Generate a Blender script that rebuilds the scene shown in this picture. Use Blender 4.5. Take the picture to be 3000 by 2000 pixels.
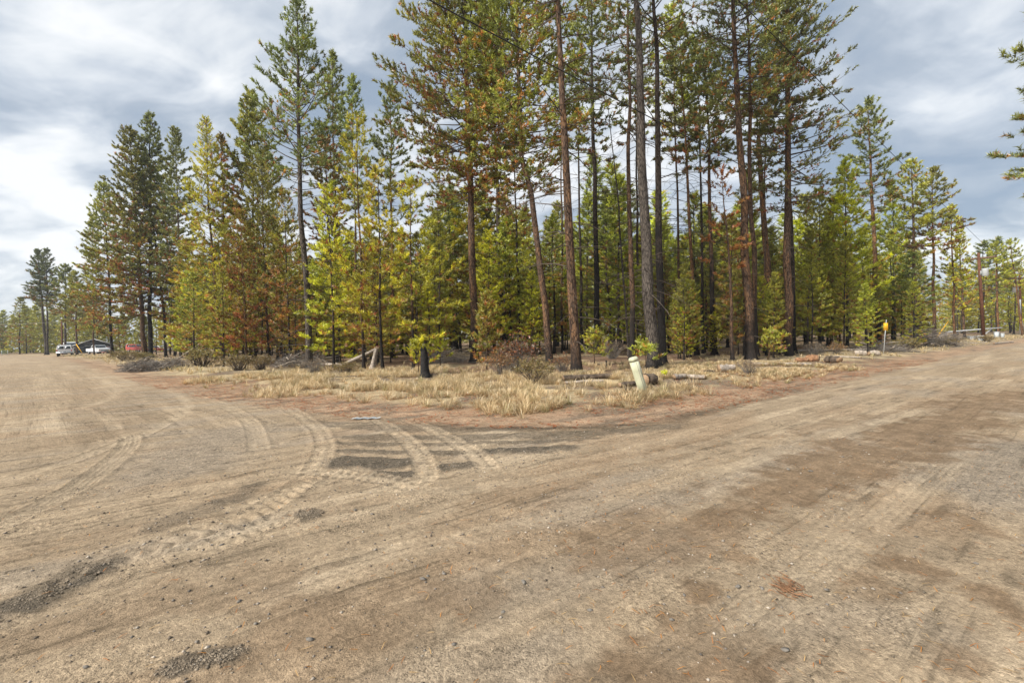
import bpy, bmesh, math, random
import numpy as np
from mathutils import Matrix, Vector

for o in list(bpy.data.objects):
    bpy.data.objects.remove(o)
SC = bpy.context.scene
COL = SC.collection
R = math.radians

# ------------------------------------------------------------------ camera
CAM_H, PITCH, ROLL, FPX = 1.55, -0.52, 1.3, 1333.0
cd = bpy.data.cameras.new('camera')
cd.sensor_width = 36.0
cd.lens = 36.0 * FPX / 3000.0
cd.clip_start, cd.clip_end = 0.05, 6000
cam = bpy.data.objects.new('camera', cd)
COL.objects.link(cam)
CM = Matrix.Rotation(R(90 + PITCH), 4, 'X') @ Matrix.Rotation(R(-ROLL), 4, 'Z')
cam.matrix_world = Matrix.Translation((0, 0, CAM_H)) @ CM
SC.camera = cam

# ------------------------------------------------------------------ world
SUN_EL, SUN_AZ = 38.0, -128.0           # azimuth from +Y (view), negative = left
W = bpy.data.worlds.new('World')
SC.world = W
W.use_nodes = True
nt = W.node_tree
for n in list(nt.nodes):
    nt.nodes.remove(n)

def N(tree, typ, **kw):
    n = tree.nodes.new(typ)
    for k, v in kw.items():
        setattr(n, k, v)
    return n

def L(tree, a, b):
    tree.links.new(a, b)

def math_n(tree, op, a, b=None, clamp=False):
    n = tree.nodes.new('ShaderNodeMath')
    n.operation = op
    n.use_clamp = clamp
    for i, x in enumerate((a, b)):
        if x is None:
            continue
        if isinstance(x, (int, float)):
            n.inputs[i].default_value = x
        else:
            tree.links.new(x, n.inputs[i])
    return n.outputs[0]

def ramp(tree, fac, stops):
    n = tree.nodes.new('ShaderNodeValToRGB')
    e = n.color_ramp.elements
    while len(e) < len(stops):
        e.new(0.5)
    for i, (p, c) in enumerate(stops):
        e[i].position = p
        e[i].color = (c[0], c[1], c[2], 1) if not isinstance(c, (int, float)) else (c, c, c, 1)
    tree.links.new(fac, n.inputs[0])
    return n.outputs[0]

def mixc(tree, fac, a, b, blend='MIX'):
    n = tree.nodes.new('ShaderNodeMix')
    n.data_type = 'RGBA'
    n.blend_type = blend
    for sock, x in ((n.inputs[0], fac), (n.inputs[6], a), (n.inputs[7], b)):
        if isinstance(x, (int, float)):
            sock.default_value = x
        elif isinstance(x, (tuple, list)):
            sock.default_value = (x[0], x[1], x[2], 1)
        else:
            tree.links.new(x, sock)
    return n.outputs[2]

tc = N(nt, 'ShaderNodeTexCoord')
sep = N(nt, 'ShaderNodeSeparateXYZ')
L(nt, tc.outputs['Generated'], sep.inputs[0])
zz = math_n(nt, 'ADD', math_n(nt, 'MAXIMUM', sep.outputs[2], 0.0), 0.30)
cx = math_n(nt, 'DIVIDE', sep.outputs[0], zz)
cy = math_n(nt, 'DIVIDE', sep.outputs[1], zz)
comb = N(nt, 'ShaderNodeCombineXYZ')
L(nt, cx, comb.inputs[0])
L(nt, cy, comb.inputs[1])
mp = N(nt, 'ShaderNodeMapping')
mp.inputs['Location'].default_value = (5.3, 2.6, 0.0)
mp.inputs['Rotation'].default_value = (0, 0, R(24))
mp.inputs['Scale'].default_value = (1.15, 1.5, 1.0)
L(nt, comb.outputs[0], mp.inputs[0])
n1 = N(nt, 'ShaderNodeTexNoise')
n1.inputs['Scale'].default_value = 1.15
n1.inputs['Detail'].default_value = 7
n1.inputs['Roughness'].default_value = 0.52
n1.inputs['Distortion'].default_value = 0.5
L(nt, mp.outputs[0], n1.inputs['Vector'])
n2 = N(nt, 'ShaderNodeTexNoise')
n2.inputs['Scale'].default_value = 3.6
n2.inputs['Detail'].default_value = 6
n2.inputs['Roughness'].default_value = 0.5
n2.inputs['Distortion'].default_value = 0.6
L(nt, mp.outputs[0], n2.inputs['Vector'])
cl = math_n(nt, 'ADD', math_n(nt, 'MULTIPLY', n1.outputs['Fac'], 0.62), math_n(nt, 'MULTIPLY', n2.outputs['Fac'], 0.38))
# cloud deck is thinner and brighter on the side where the veiled sun stands (left of the view)
side = math_n(nt, 'MULTIPLY', sep.outputs[0], -0.036)
cl = math_n(nt, 'ADD', cl, side)
ccol = ramp(nt, cl, [(0.39, (0.158, 0.195, 0.245)), (0.465, (0.215, 0.246, 0.286)), (0.52, (0.305, 0.330, 0.362)), (0.565, (0.40, 0.415, 0.43)), (0.61, (0.47, 0.475, 0.48))])
sky = N(nt, 'ShaderNodeTexSky')
sky.sky_type = 'NISHITA'
sky.sun_disc = False
sky.sun_elevation = R(SUN_EL)
sky.sun_rotation = R(SUN_AZ)
sk = mixc(nt, 1.0, sky.outputs[0], (0.07, 0.07, 0.07), 'MULTIPLY')
fin = mixc(nt, 0.90, sk, ccol)
bg = N(nt, 'ShaderNodeBackground')
bg.inputs['Strength'].default_value = 1.0
L(nt, fin, bg.inputs['Color'])
wo = N(nt, 'ShaderNodeOutputWorld')
L(nt, bg.outputs[0], wo.inputs['Surface'])

sd_ = bpy.data.lights.new('sun', 'SUN')
sd_.energy = 2.7
sd_.angle = R(8)
sd_.color = (1.0, 0.95, 0.87)
sun = bpy.data.objects.new('sun', sd_)
COL.objects.link(sun)
az, el = R(SUN_AZ), R(SUN_EL)
sdir = Vector((math.sin(az) * math.cos(el), math.cos(az) * math.cos(el), math.sin(el)))
sun.rotation_euler = (-sdir).to_track_quat('-Z', 'Y').to_euler()

vs = SC.view_settings
vs.view_transform = 'Standard'
vs.look = 'None'
vs.gamma = 1.0
vs.exposure = 1.20
vs.use_curve_mapping = False
SC.render.engine = 'CYCLES'
cy_ = SC.cycles
cy_.use_denoising = True
cy_.max_bounces = 8
cy_.diffuse_bounces = 5
cy_.glossy_bounces = 2
cy_.transmission_bounces = 3
cy_.volume_bounces = 0
cy_.transparent_max_bounces = 6

# ------------------------------------------------------------------ survey helpers
CMn = np.array(CM.to_3x3())

def ray(u, v):
    d = CMn @ np.array(((u - 1500.0) / FPX, -(v - 1000.0) / FPX, -1.0))
    return d

def gp(u, v, z=0.0):
    """point of the flat ground seen at (u, v) in the 3000 px survey photograph"""
    d = ray(u, v)
    t = (z - CAM_H) / d[2]
    return np.array((d[0] * t, d[1] * t, z))

def at_y(u, v, y):
    """point seen at (u, v) whose distance along the view is y"""
    d = ray(u, v)
    t = y / d[1]
    return np.array((d[0] * t, y, CAM_H + d[2] * t))

def on_ground(u, y):
    """ground point in picture column u at distance y (horizontal only)"""
    v = 988.0 - (u - 1500.0) * 0.0225 + CAM_H * FPX / y
    return gp(u, v)

# ------------------------------------------------------------------ noise
def _h(ix, iy, seed):
    n = (ix.astype(np.int64) * 374761393 + iy.astype(np.int64) * 668265263 + seed * 1442695041) & 0x7fffffff
    n = ((n ^ (n >> 13)) * 1274126177) & 0x7fffffff
    n = n ^ (n >> 16)
    return (n & 0xffff) / 65535.0

def vnoise(x, y, seed=0):
    x = np.asarray(x, float); y = np.asarray(y, float)
    ix = np.floor(x); iy = np.floor(y)
    fx = x - ix; fy = y - iy
    fx = fx * fx * (3 - 2 * fx); fy = fy * fy * (3 - 2 * fy)
    a = _h(ix, iy, seed); b = _h(ix + 1, iy, seed); c = _h(ix, iy + 1, seed); d = _h(ix + 1, iy + 1, seed)
    return (a * (1 - fx) + b * fx) * (1 - fy) + (c * (1 - fx) + d * fx) * fy

def fbm(x, y, octv=4, seed=0, gain=0.5):
    s = 0; a = 1; t = 0
    for i in range(octv):
        s = s + a * vnoise(x * 2 ** i, y * 2 ** i, seed + i * 17)
        t += a; a *= gain
    return s / t

def sstep(a, b, x):
    t = np.clip((x - a) / (b - a), 0, 1)
    return t * t * (3 - 2 * t)

# ------------------------------------------------------------------ mesh helpers
def mesh_tris(name, V, F, mat=None, attrs=None, smooth=False):
    V = np.asarray(V, np.float32).reshape(-1, 3); F = np.asarray(F, np.int32).reshape(-1, 3)
    me = bpy.data.meshes.new(name)
    me.vertices.add(len(V)); me.vertices.foreach_set('co', V.ravel())
    me.loops.add(len(F) * 3); me.loops.foreach_set('vertex_index', F.ravel())
    me.polygons.add(len(F))
    me.polygons.foreach_set('loop_start', np.arange(0, len(F) * 3, 3, dtype=np.int32))
    me.polygons.foreach_set('loop_total', np.full(len(F), 3, np.int32))
    if smooth:
        me.polygons.foreach_set('use_smooth', np.ones(len(F), bool))
    if attrs:
        for k, a in attrs.items():
            a = np.asarray(a, np.float32)
            if a.ndim == 2:
                at = me.attributes.new(k, 'FLOAT_COLOR', 'POINT')
                if a.shape[1] == 3:
                    a = np.concatenate([a, np.ones((len(a), 1), np.float32)], 1)
                at.data.foreach_set('color', a.ravel())
            else:
                at = me.attributes.new(k, 'FLOAT', 'POINT')
                at.data.foreach_set('value', a)
    me.update(calc_edges=True)
    me.validate()
    if mat is not None:
        me.materials.append(mat)
    return me

def add(name, me, parent=None, loc=None, rot=None, scale=None):
    o = bpy.data.objects.new(name, me)
    COL.objects.link(o)
    if parent is not None:
        o.parent = parent
    if loc is not None:
        o.location = [float(q) for q in loc]
    if rot is not None:
        o.rotation_euler = rot
    if scale is not None:
        o.scale = scale
    return o

def thing(name, label, cat, loc=(0, 0, 0), rz=0.0, group=None, scale=None):
    o = add(name, None, None, loc, (0, 0, rz), scale)
    return tag(o, label, cat, group)

def tag(o, label=None, cat=None, group=None, kind=None):
    if label: o['label'] = label
    if cat: o['category'] = cat
    if group: o['group'] = group
    if kind: o['kind'] = kind
    return o

def copy_tree(o, parent=None):
    c = o.copy(); COL.objects.link(c); c.parent = parent
    for ch in list(o.children):
        copy_tree(ch, c)
    return c

class Buf:
    """collects triangles (with a colour) of ONE part"""
    def __init__(s):
        s.V = []; s.F = []; s.C = []; s.n = 0
    def add(s, V, F, C=None):
        V = np.asarray(V, float).reshape(-1, 3); F = np.asarray(F, int).reshape(-1, 3)
        s.V.append(V); s.F.append(F + s.n); s.n += len(V)
        if C is not None:
            C = np.asarray(C, float)
            s.C.append(np.broadcast_to(C, (len(V), 3)) if C.ndim == 1 else C)
        return s
    def tube(s, P, r, sides=6, cap=True, C=None, rn=0.0, rng=None):
        P = np.asarray(P, float); n = len(P)
        r = np.broadcast_to(np.asarray(r, float), (n,))
        T = np.gradient(P, axis=0)
        T /= np.linalg.norm(T, axis=1, keepdims=True) + 1e-9
        ref = np.array((0, 0, 1.0)) if abs(T[0][2]) < 0.8 else np.array((1.0, 0, 0))
        A = np.cross(T, ref); A /= np.linalg.norm(A, axis=1, keepdims=True) + 1e-9
        B = np.cross(T, A)
        th = np.linspace(0, 2 * np.pi, sides, endpoint=False)
        rr = np.repeat(r[:, None], sides, 1)
        if rn and rng is not None:
            rr = rr * (1 + rn * rng.uniform(-1, 1, rr.shape))
        V = P[:, None, :] + rr[:, :, None] * (np.cos(th)[None, :, None] * A[:, None, :] + np.sin(th)[None, :, None] * B[:, None, :])
        V = V.reshape(-1, 3)
        i, j = np.meshgrid(np.arange(n - 1), np.arange(sides), indexing='ij')
        a = i * sides + j; b = i * sides + (j + 1) % sides; c = a + sides; d = b + sides
        F = np.concatenate([np.stack([a, b, d], -1).reshape(-1, 3), np.stack([a, d, c], -1).reshape(-1, 3)])
        if cap:
            V = np.concatenate([V, P[:1], P[-1:]])
            k0 = n * sides; jj = np.arange(sides)
            F = np.concatenate([F, np.stack([np.full(sides, k0), (jj + 1) % sides, jj], -1),
                                np.stack([np.full(sides, k0 + 1), (n - 1) * sides + jj, (n - 1) * sides + (jj + 1) % sides], -1)])
        s.add(V, F, C)
        return s
    def box(s, c, size, rot=None, C=None):
        x, y, z = np.asarray(size) / 2.0
        V = np.array([(-x, -y, -z), (x, -y, -z), (x, y, -z), (-x, y, -z), (-x, -y, z), (x, -y, z), (x, y, z), (-x, y, z)])
        if rot is not None:
            V = V @ np.array(Matrix.Rotation(rot, 3, 'Z')).T
        F = [(0, 2, 1), (0, 3, 2), (4, 5, 6), (4, 6, 7), (0, 1, 5), (0, 5, 4), (1, 2, 6), (1, 6, 5), (2, 3, 7), (2, 7, 6), (3, 0, 4), (3, 4, 7)]
        return s.add(V + np.asarray(c), F, C)
    def quad(s, a, b, c, d, C=None):
        return s.add([a, b, c, d], [(0, 1, 2), (0, 2, 3)], C)
    def mesh(s, name, mat, smooth=False):
        V = np.concatenate(s.V); F = np.concatenate(s.F)
        at = {'Col': np.concatenate(s.C)} if s.C else None
        return mesh_tris(name, V, F, mat, at, smooth)
    def obj(s, name, mat, parent=None, smooth=False, loc=None):
        return add(name, s.mesh(name, mat, smooth), parent, loc)

# ------------------------------------------------------------------ materials
def newmat(name):
    m = bpy.data.materials.new(name)
    m.use_nodes = True
    t = m.node_tree
    b = t.nodes['Principled BSDF']
    b.inputs['Specular IOR Level'].default_value = 0.25
    return m, t, b

def plain(name, col, rough=0.7, metal=0.0, vary=0.12, scale=6.0, spec=0.3, bump=0.0):
    m, t, b = newmat(name)
    co = N(t, 'ShaderNodeTexCoord')
    no = N(t, 'ShaderNodeTexNoise')
    no.inputs['Scale'].default_value = scale
    no.inputs['Detail'].default_value = 5
    L(t, co.outputs['Object'], no.inputs['Vector'])
    lo = tuple(c * (1 - vary) for c in col); hi = tuple(min(1, c * (1 + vary)) for c in col)
    L(t, ramp(t, no.outputs['Fac'], [(0.3, lo), (0.7, hi)]), b.inputs['Base Color'])
    b.inputs['Roughness'].default_value = rough
    b.inputs['Metallic'].default_value = metal
    b.inputs['Specular IOR Level'].default_value = spec
    if bump:
        bp = N(t, 'ShaderNodeBump'); bp.inputs['Strength'].default_value = bump; bp.inputs['Distance'].default_value = 0.02
        L(t, no.outputs['Fac'], bp.inputs['Height']); L(t, bp.outputs[0], b.inputs['Normal'])
    return m

def leafy(name, trans=0.4, gain=1.0):
    m, t, b = newmat(name)
    t.nodes.remove(b)
    at = N(t, 'ShaderNodeAttribute', attribute_name='Col')
    col = at.outputs['Color']
    oi = N(t, 'ShaderNodeObjectInfo')
    hs = N(t, 'ShaderNodeHueSaturation')
    L(t, math_n(t, 'ADD', math_n(t, 'MULTIPLY', oi.outputs['Random'], 0.03), 0.485), hs.inputs['Hue'])
    L(t, math_n(t, 'MULTIPLY', math_n(t, 'ADD', math_n(t, 'MULTIPLY', oi.outputs['Random'], 0.3), 0.85), gain), hs.inputs['Value'])
    hs.inputs['Saturation'].default_value = 1.10
    L(t, col, hs.inputs['Color'])
    d = N(t, 'ShaderNodeBsdfDiffuse'); tr = N(t, 'ShaderNodeBsdfTranslucent'); mx = N(t, 'ShaderNodeMixShader')
    L(t, hs.outputs[0], d.inputs['Color']); L(t, hs.outputs[0], tr.inputs['Color'])
    mx.inputs[0].default_value = trans
    L(t, d.outputs[0], mx.inputs[1]); L(t, tr.outputs[0], mx.inputs[2])
    gl = N(t, 'ShaderNodeBsdfGlossy'); gl.inputs['Roughness'].default_value = 0.45; gl.inputs['Color'].default_value = (0.9, 0.9, 0.85, 1)
    m2 = N(t, 'ShaderNodeMixShader'); m2.inputs[0].default_value = 0.06
    L(t, mx.outputs[0], m2.inputs[1]); L(t, gl.outputs[0], m2.inputs[2])
    L(t, m2.outputs[0], t.nodes['Material Output'].inputs['Surface'])
    return m

def bark(name, plate_a, plate_b, flake=None):
    """fissured plates; charred up to the height given by the tree's 'char' property"""
    m, t, b = newmat(name)
    co = N(t, 'ShaderNodeTexCoord')
    mpn = N(t, 'ShaderNodeMapping'); mpn.inputs['Scale'].default_value = (1, 1, 0.24)
    L(t, co.outputs['Object'], mpn.inputs[0])
    vo = N(t, 'ShaderNodeTexVoronoi'); vo.feature = 'DISTANCE_TO_EDGE'; vo.inputs['Scale'].default_value = 15
    no = N(t, 'ShaderNodeTexNoise'); no.inputs['Scale'].default_value = 20; no.inputs['Detail'].default_value = 6
    dv = N(t, 'ShaderNodeVectorMath'); dv.operation = 'ADD'
    n0 = N(t, 'ShaderNodeTexNoise'); n0.inputs['Scale'].default_value = 6
    L(t, mpn.outputs[0], n0.inputs['Vector'])
    sc_ = N(t, 'ShaderNodeVectorMath'); sc_.operation = 'SCALE'; sc_.inputs['Scale'].default_value = 0.12
    L(t, n0.outputs['Color'], sc_.inputs[0])
    L(t, mpn.outputs[0], dv.inputs[0]); L(t, sc_.outputs[0], dv.inputs[1])
    L(t, dv.outputs[0], vo.inputs['Vector']); L(t, mpn.outputs[0], no.inputs['Vector'])
    base = ramp(t, no.outputs['Fac'], [(0.3, plate_a), (0.7, plate_b)])
    if flake:
        nf = N(t, 'ShaderNodeTexNoise'); nf.inputs['Scale'].default_value = 5; nf.inputs['Detail'].default_value = 5; nf.inputs['Roughness'].default_value = 0.7
        L(t, mpn.outputs[0], nf.inputs['Vector'])
        base = mixc(t, ramp(t, nf.outputs['Fac'], [(0.50, 0.0), (0.58, 0.85)]), base, flake)
    fis = ramp(t, vo.outputs['Distance'], [(0.0, 0.22), (0.16, 1.0)])
    col = mixc(t, 1.0, base, fis, 'MULTIPLY')
    # char
    ca = N(t, 'ShaderNodeAttribute', attribute_name='char'); ca.attribute_type = 'OBJECT'
    sp = N(t, 'ShaderNodeSeparateXYZ'); L(t, co.outputs['Object'], sp.inputs[0])
    nc = N(t, 'ShaderNodeTexNoise'); nc.inputs['Scale'].default_value = 1.3; nc.inputs['Detail'].default_value = 4
    L(t, co.outputs['Object'], nc.inputs['Vector'])
    hh = math_n(t, 'MULTIPLY', ca.outputs['Fac'], math_n(t, 'MULTIPLY', nc.outputs['Fac'], 2.0))
    dd = math_n(t, 'SUBTRACT', hh, sp.outputs[2])
    chf = math_n(t, 'MULTIPLY', math_n(t, 'ADD', math_n(t, 'MULTIPLY', dd, 0.9), 0.2, True), 0.90)
    col = mixc(t, chf, col, mixc(t, no.outputs['Fac'], (0.008, 0.008, 0.008), (0.035, 0.031, 0.029)))
    L(t, col, b.inputs['Base Color'])
    b.inputs['Roughness'].default_value = 0.92
    b.inputs['Specular IOR Level'].default_value = 0.12
    bp = N(t, 'ShaderNodeBump'); bp.inputs['Strength'].default_value = 0.9; bp.inputs['Distance'].default_value = 0.03
    L(t, math_n(t, 'ADD', vo.outputs['Distance'], math_n(t, 'MULTIPLY', no.outputs['Fac'], 0.25)), bp.inputs['Height'])
    L(t, bp.outputs[0], b.inputs['Normal'])
    return m

M = {}
M['needles'] = leafy('pine_needles', 0.38, 1.12)
M['grass'] = leafy('dry_grass', 0.35)
M['leaf'] = leafy('shrub_leaf', 0.3)
M['bark_grey'] = bark('bark_grey', (0.058, 0.049, 0.043), (0.165, 0.138, 0.115))
M['bark_brown'] = bark('bark_brown', (0.055, 0.037, 0.028), (0.165, 0.108, 0.074), (0.23, 0.13, 0.07))
M['bark_orange'] = bark('bark_orange', (0.075, 0.044, 0.027), (0.215, 0.122, 0.068), (0.34, 0.18, 0.08))
M['bark_black'] = bark('bark_black', (0.030, 0.025, 0.022), (0.10, 0.076, 0.06))
M['twig'] = plain('twig_bark', (0.085, 0.066, 0.052), 0.9, vary=0.4, scale=3)
M['twig_grey'] = plain('twig_dead', (0.21, 0.185, 0.16), 0.9, vary=0.45, scale=2)
M['white'] = plain('white_paint', (0.72, 0.73, 0.74), 0.35, vary=0.05, spec=0.5)
M['dark'] = plain('dark_trim', (0.02, 0.02, 0.022), 0.5)
M['rubber'] = plain('rubber', (0.018, 0.018, 0.018), 0.85)
M['chrome'] = plain('bumper_chrome', (0.45, 0.46, 0.48), 0.3, metal=0.8, vary=0.1)
M['glass'] = plain('window_glass', (0.03, 0.042, 0.05), 0.08, vary=0.2, spec=0.8)
M['red'] = plain('red_paint', (0.50, 0.07, 0.055), 0.35, vary=0.08, spec=0.5)
M['pink'] = plain('faded_red_paint', (0.62, 0.20, 0.20), 0.45, vary=0.15, spec=0.4)
M['lamp_red'] = plain('lamp_red', (0.40, 0.03, 0.02), 0.3)
M['lamp_amber'] = plain('lamp_amber', (0.65, 0.28, 0.12), 0.3)
M['lamp_clear'] = plain('lamp_clear', (0.6, 0.6, 0.58), 0.2)
M['pole'] = plain('pole_wood', (0.125, 0.052, 0.028), 0.85, vary=0.35, scale=4, bump=0.3)
M['pole_pale'] = plain('arm_wood', (0.16, 0.10, 0.065), 0.85, vary=0.35, scale=4, bump=0.3)
M['galv'] = plain('galvanised_steel', (0.42, 0.44, 0.45), 0.5, metal=0.2, vary=0.12)
M['can'] = plain('transformer_grey', (0.50, 0.53, 0.54), 0.45, vary=0.06)
M['yellow'] = plain('yellow_plastic', (0.72, 0.40, 0.02), 0.55, vary=0.08)
M['wire'] = plain('wire_black', (0.02, 0.02, 0.02), 0.6)
M['wire_grey'] = plain('wire_grey', (0.30, 0.30, 0.30), 0.5)
M['siding'] = plain('dark_siding', (0.035, 0.045, 0.055), 0.8)
M['roofw'] = plain('pale_roof', (0.62, 0.63, 0.64), 0.6)
M['log'] = plain('weathered_log', (0.33, 0.28, 0.23), 0.9, vary=0.5, scale=9, bump=0.6)
M['log_dark'] = plain('rotten_log', (0.10, 0.075, 0.055), 0.95, vary=0.6, scale=9, bump=0.7)
M['log_brown'] = plain('brown_log', (0.24, 0.13, 0.07), 0.95, vary=0.5, scale=9, bump=0.7)
M['log_end'] = plain('cut_wood', (0.30, 0.20, 0.12), 0.9, vary=0.3, scale=25)
M['charred'] = plain('charred_wood', (0.022, 0.020, 0.019), 0.95, vary=0.5, scale=10, bump=0.6)
M['stone'] = plain('stone_grey', (0.19, 0.17, 0.145), 0.9, vary=0.35, scale=30)
# ------------------------------------------------------------------ the two dirt roads and the ground
EDGE_PX = [(-250, 1042.5), (0, 1042.5), (85, 1043), (150, 1046), (200, 1053), (250, 1068), (310, 1087), (400, 1112), (500, 1138), (600, 1157), (700, 1173),
           (800, 1188), (900, 1200), (1000, 1212), (1100, 1224), (1200, 1234), (1300, 1242), (1400, 1248), (1500, 1252), (1600, 1252), (1700, 1249), (1800, 1242),
           (1900, 1231), (2000, 1214), (2100, 1194), (2200, 1172), (2300, 1149), (2400, 1127), (2500, 1105), (2600, 1083), (2700, 1062), (2800, 1041), (2900, 1021), (3000, 1004)]
EDGE = np.array([gp(u, v)[:2] for u, v in EDGE_PX])
RD = (EDGE[-1] - EDGE[-7]); RD /= np.linalg.norm(RD)          # direction of the right-hand road
LD = EDGE[4] - EDGE[9]; LD /= np.linalg.norm(LD)             # direction of the left-hand road
RP = np.array((RD[1], -RD[0]))                               # to the right of the right road
far_r = EDGE[-1] + RD * 260
POLY = np.concatenate([EDGE, [far_r], [far_r + RP * 11], [EDGE[-1] + RP * 11], [EDGE[-7] + RP * 13], [(30, -40)], [(-60, -40)], [(-150, 40)], [(-190, 98)]])

def seg_dist(x, y, P, closed=True):
    """distance to a polyline"""
    best = np.full(x.shape, 1e9)
    n = len(P)
    for i in range(n if closed else n - 1):
        a = P[i]; b = P[(i + 1) % n]; d = b - a; l2 = d @ d
        if l2 < 1e-9: continue
        t = np.clip(((x - a[0]) * d[0] + (y - a[1]) * d[1]) / l2, 0, 1)
        q = (x - a[0] - t * d[0]) ** 2 + (y - a[1] - t * d[1]) ** 2
        best = np.minimum(best, q)
    return np.sqrt(best)

def inside(x, y, P):
    r = np.zeros(x.shape, bool)
    n = len(P)
    for i in range(n):
        a = P[i]; b = P[(i + 1) % n]
        if a[1] == b[1]: continue
        c = ((a[1] > y) != (b[1] > y)) & (x < (b[0] - a[0]) * (y - a[1]) / (b[1] - a[1]) + a[0])
        r ^= c
    return r

def road_sd(x, y):
    """negative on the road, positive beyond its edge"""
    d = seg_dist(x, y, POLY)
    return np.where(inside(x, y, POLY), -d, d)

def gz_sd(x, y, sd):
    s = np.clip(sd, 0, 50)
    z = 0.10 * sstep(0.2, 3.0, s) + sstep(0.3, 4, s) * (fbm(x * 0.35, y * 0.35, 3, 5) - 0.5) * 0.22
    z = z + sstep(0.2, 1.5, s) * (fbm(x * 1.6, y * 1.6, 2, 9) - 0.5) * 0.06
    return z

def gz(x, y):
    x = np.atleast_1d(np.asarray(x, float)); y = np.atleast_1d(np.asarray(y, float))
    return gz_sd(x, y, road_sd(x, y))

def gz1(x, y):
    return float(gz(x, y)[0])

def poly_px(pts):
    return np.array([gp(u, v)[:2] for u, v in pts])

def smooth_poly(P, n=24):
    P = np.asarray(P, float)
    d = np.r_[0, np.cumsum(np.linalg.norm(np.diff(P, axis=0), axis=1))]
    t = np.linspace(0, d[-1], n)
    Q = np.stack([np.interp(t, d, P[:, 0]), np.interp(t, d, P[:, 1])], 1)
    for _ in range(2):
        Q[1:-1] = (Q[:-2] + 2 * Q[1:-1] + Q[2:]) / 4
    return Q

def along_across(x, y, P):
    best = np.full(x.shape, 1e9); S = np.zeros(x.shape); T = np.zeros(x.shape); E = np.zeros(x.shape)
    acc = 0.0
    tot = np.sum(np.linalg.norm(np.diff(P, axis=0), axis=1))
    for i in range(len(P) - 1):
        a = P[i]; d = P[i + 1] - a; l = math.hypot(*d)
        if l < 1e-6: continue
        tr = ((x - a[0]) * d[0] + (y - a[1]) * d[1]) / (l * l)
        t = np.clip(tr, 0, 1)
        ex = x - a[0] - t * d[0]; ey = y - a[1] - t * d[1]
        q = ex * ex + ey * ey
        m = q < best
        best = np.where(m, q, best)
        S = np.where(m, acc + t * l, S)
        T = np.where(m, (-ex * d[1] + ey * d[0]) / l, T)
        acc += l
    return np.sqrt(best), S, T, tot

TRACKS = [  # (points on the photo's ground, width, tread, strength)
    ([(-150, 1640), (0, 1545), (100, 1500), (179, 1464), (265, 1408), (330, 1358), (366, 1326), (382, 1300), (378, 1276)], 0.25, 'groove', 1.0),
    ([(332, 1246), (342, 1266)], 0.22, 'groove', 0.8),
    ([(930, 1185), (987, 1194), (1098, 1231), (1174, 1282), (1225, 1328), (1248, 1380), (1242, 1432)], 0.26, 'lug', 1.0),
    ([(1010, 1186), (1063, 1194), (1182, 1231), (1268, 1265), (1336, 1307), (1395, 1341), (1440, 1395)], 0.26, 'lug', 1.0),
    ([(820, 1190), (885, 1222), (940, 1269), (955, 1307), (942, 1350), (915, 1400)], 0.26, 'lug', 0.9),
    ([(840, 1380), (885, 1388), (970, 1397), (1072, 1405), (1161, 1422), (1245, 1442)], 0.26, 'lug', 1.0),
    ([(300, 1680), (357, 1652), (510, 1598), (663, 1552), (765, 1506), (850, 1450), (920, 1398)], 0.27, 'chev', 1.0),
    ([(560, 1640), (700, 1580), (820, 1530), (930, 1520)], 0.26, 'lug', 0.7),
    ([(0, 1800), (120, 1735), (300, 1650), (420, 1585)], 0.25, 'chev', 0.45),
    ([(640, 1520), (760, 1480), (900, 1430), (1000, 1408)], 0.25, 'lug', 0.5),
    ([(1050, 1440), (1300, 1452), (1500, 1430), (1800, 1370), (2200, 1270)], 0.24, 'faint', 0.8),
    ([(1000, 1660), (1500, 1560), (2000, 1420), (2400, 1300), (2700, 1200)], 0.24, 'faint', 0.8),
    ([(2050, 1980), (2300, 1790), (2500, 1620), (2700, 1450), (2850, 1320)], 0.22, 'groove', 0.5),
    ([(1880, 1990), (2150, 1810), (2350, 1660), (2560, 1480)], 0.22, 'groove', 0.45),
    ([(0, 1420), (300, 1330), (480, 1250), (560, 1200), (520, 1150), (380, 1100)], 0.24, 'faint', 0.9),
    ([(0, 1250), (250, 1200), (350, 1160), (300, 1110), (200, 1075)], 0.24, 'faint', 0.9),
    ([(0, 1180), (120, 1130), (150, 1090), (120, 1060)], 0.24, 'faint', 0.8),
    ([(760, 1330), (740, 1240), (640, 1180), (450, 1125)], 0.26, 'faint', 0.8),
]
TRACKS = [(smooth_poly(poly_px(p), 30), w, k, s) for p, w, k, s in TRACKS]
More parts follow.
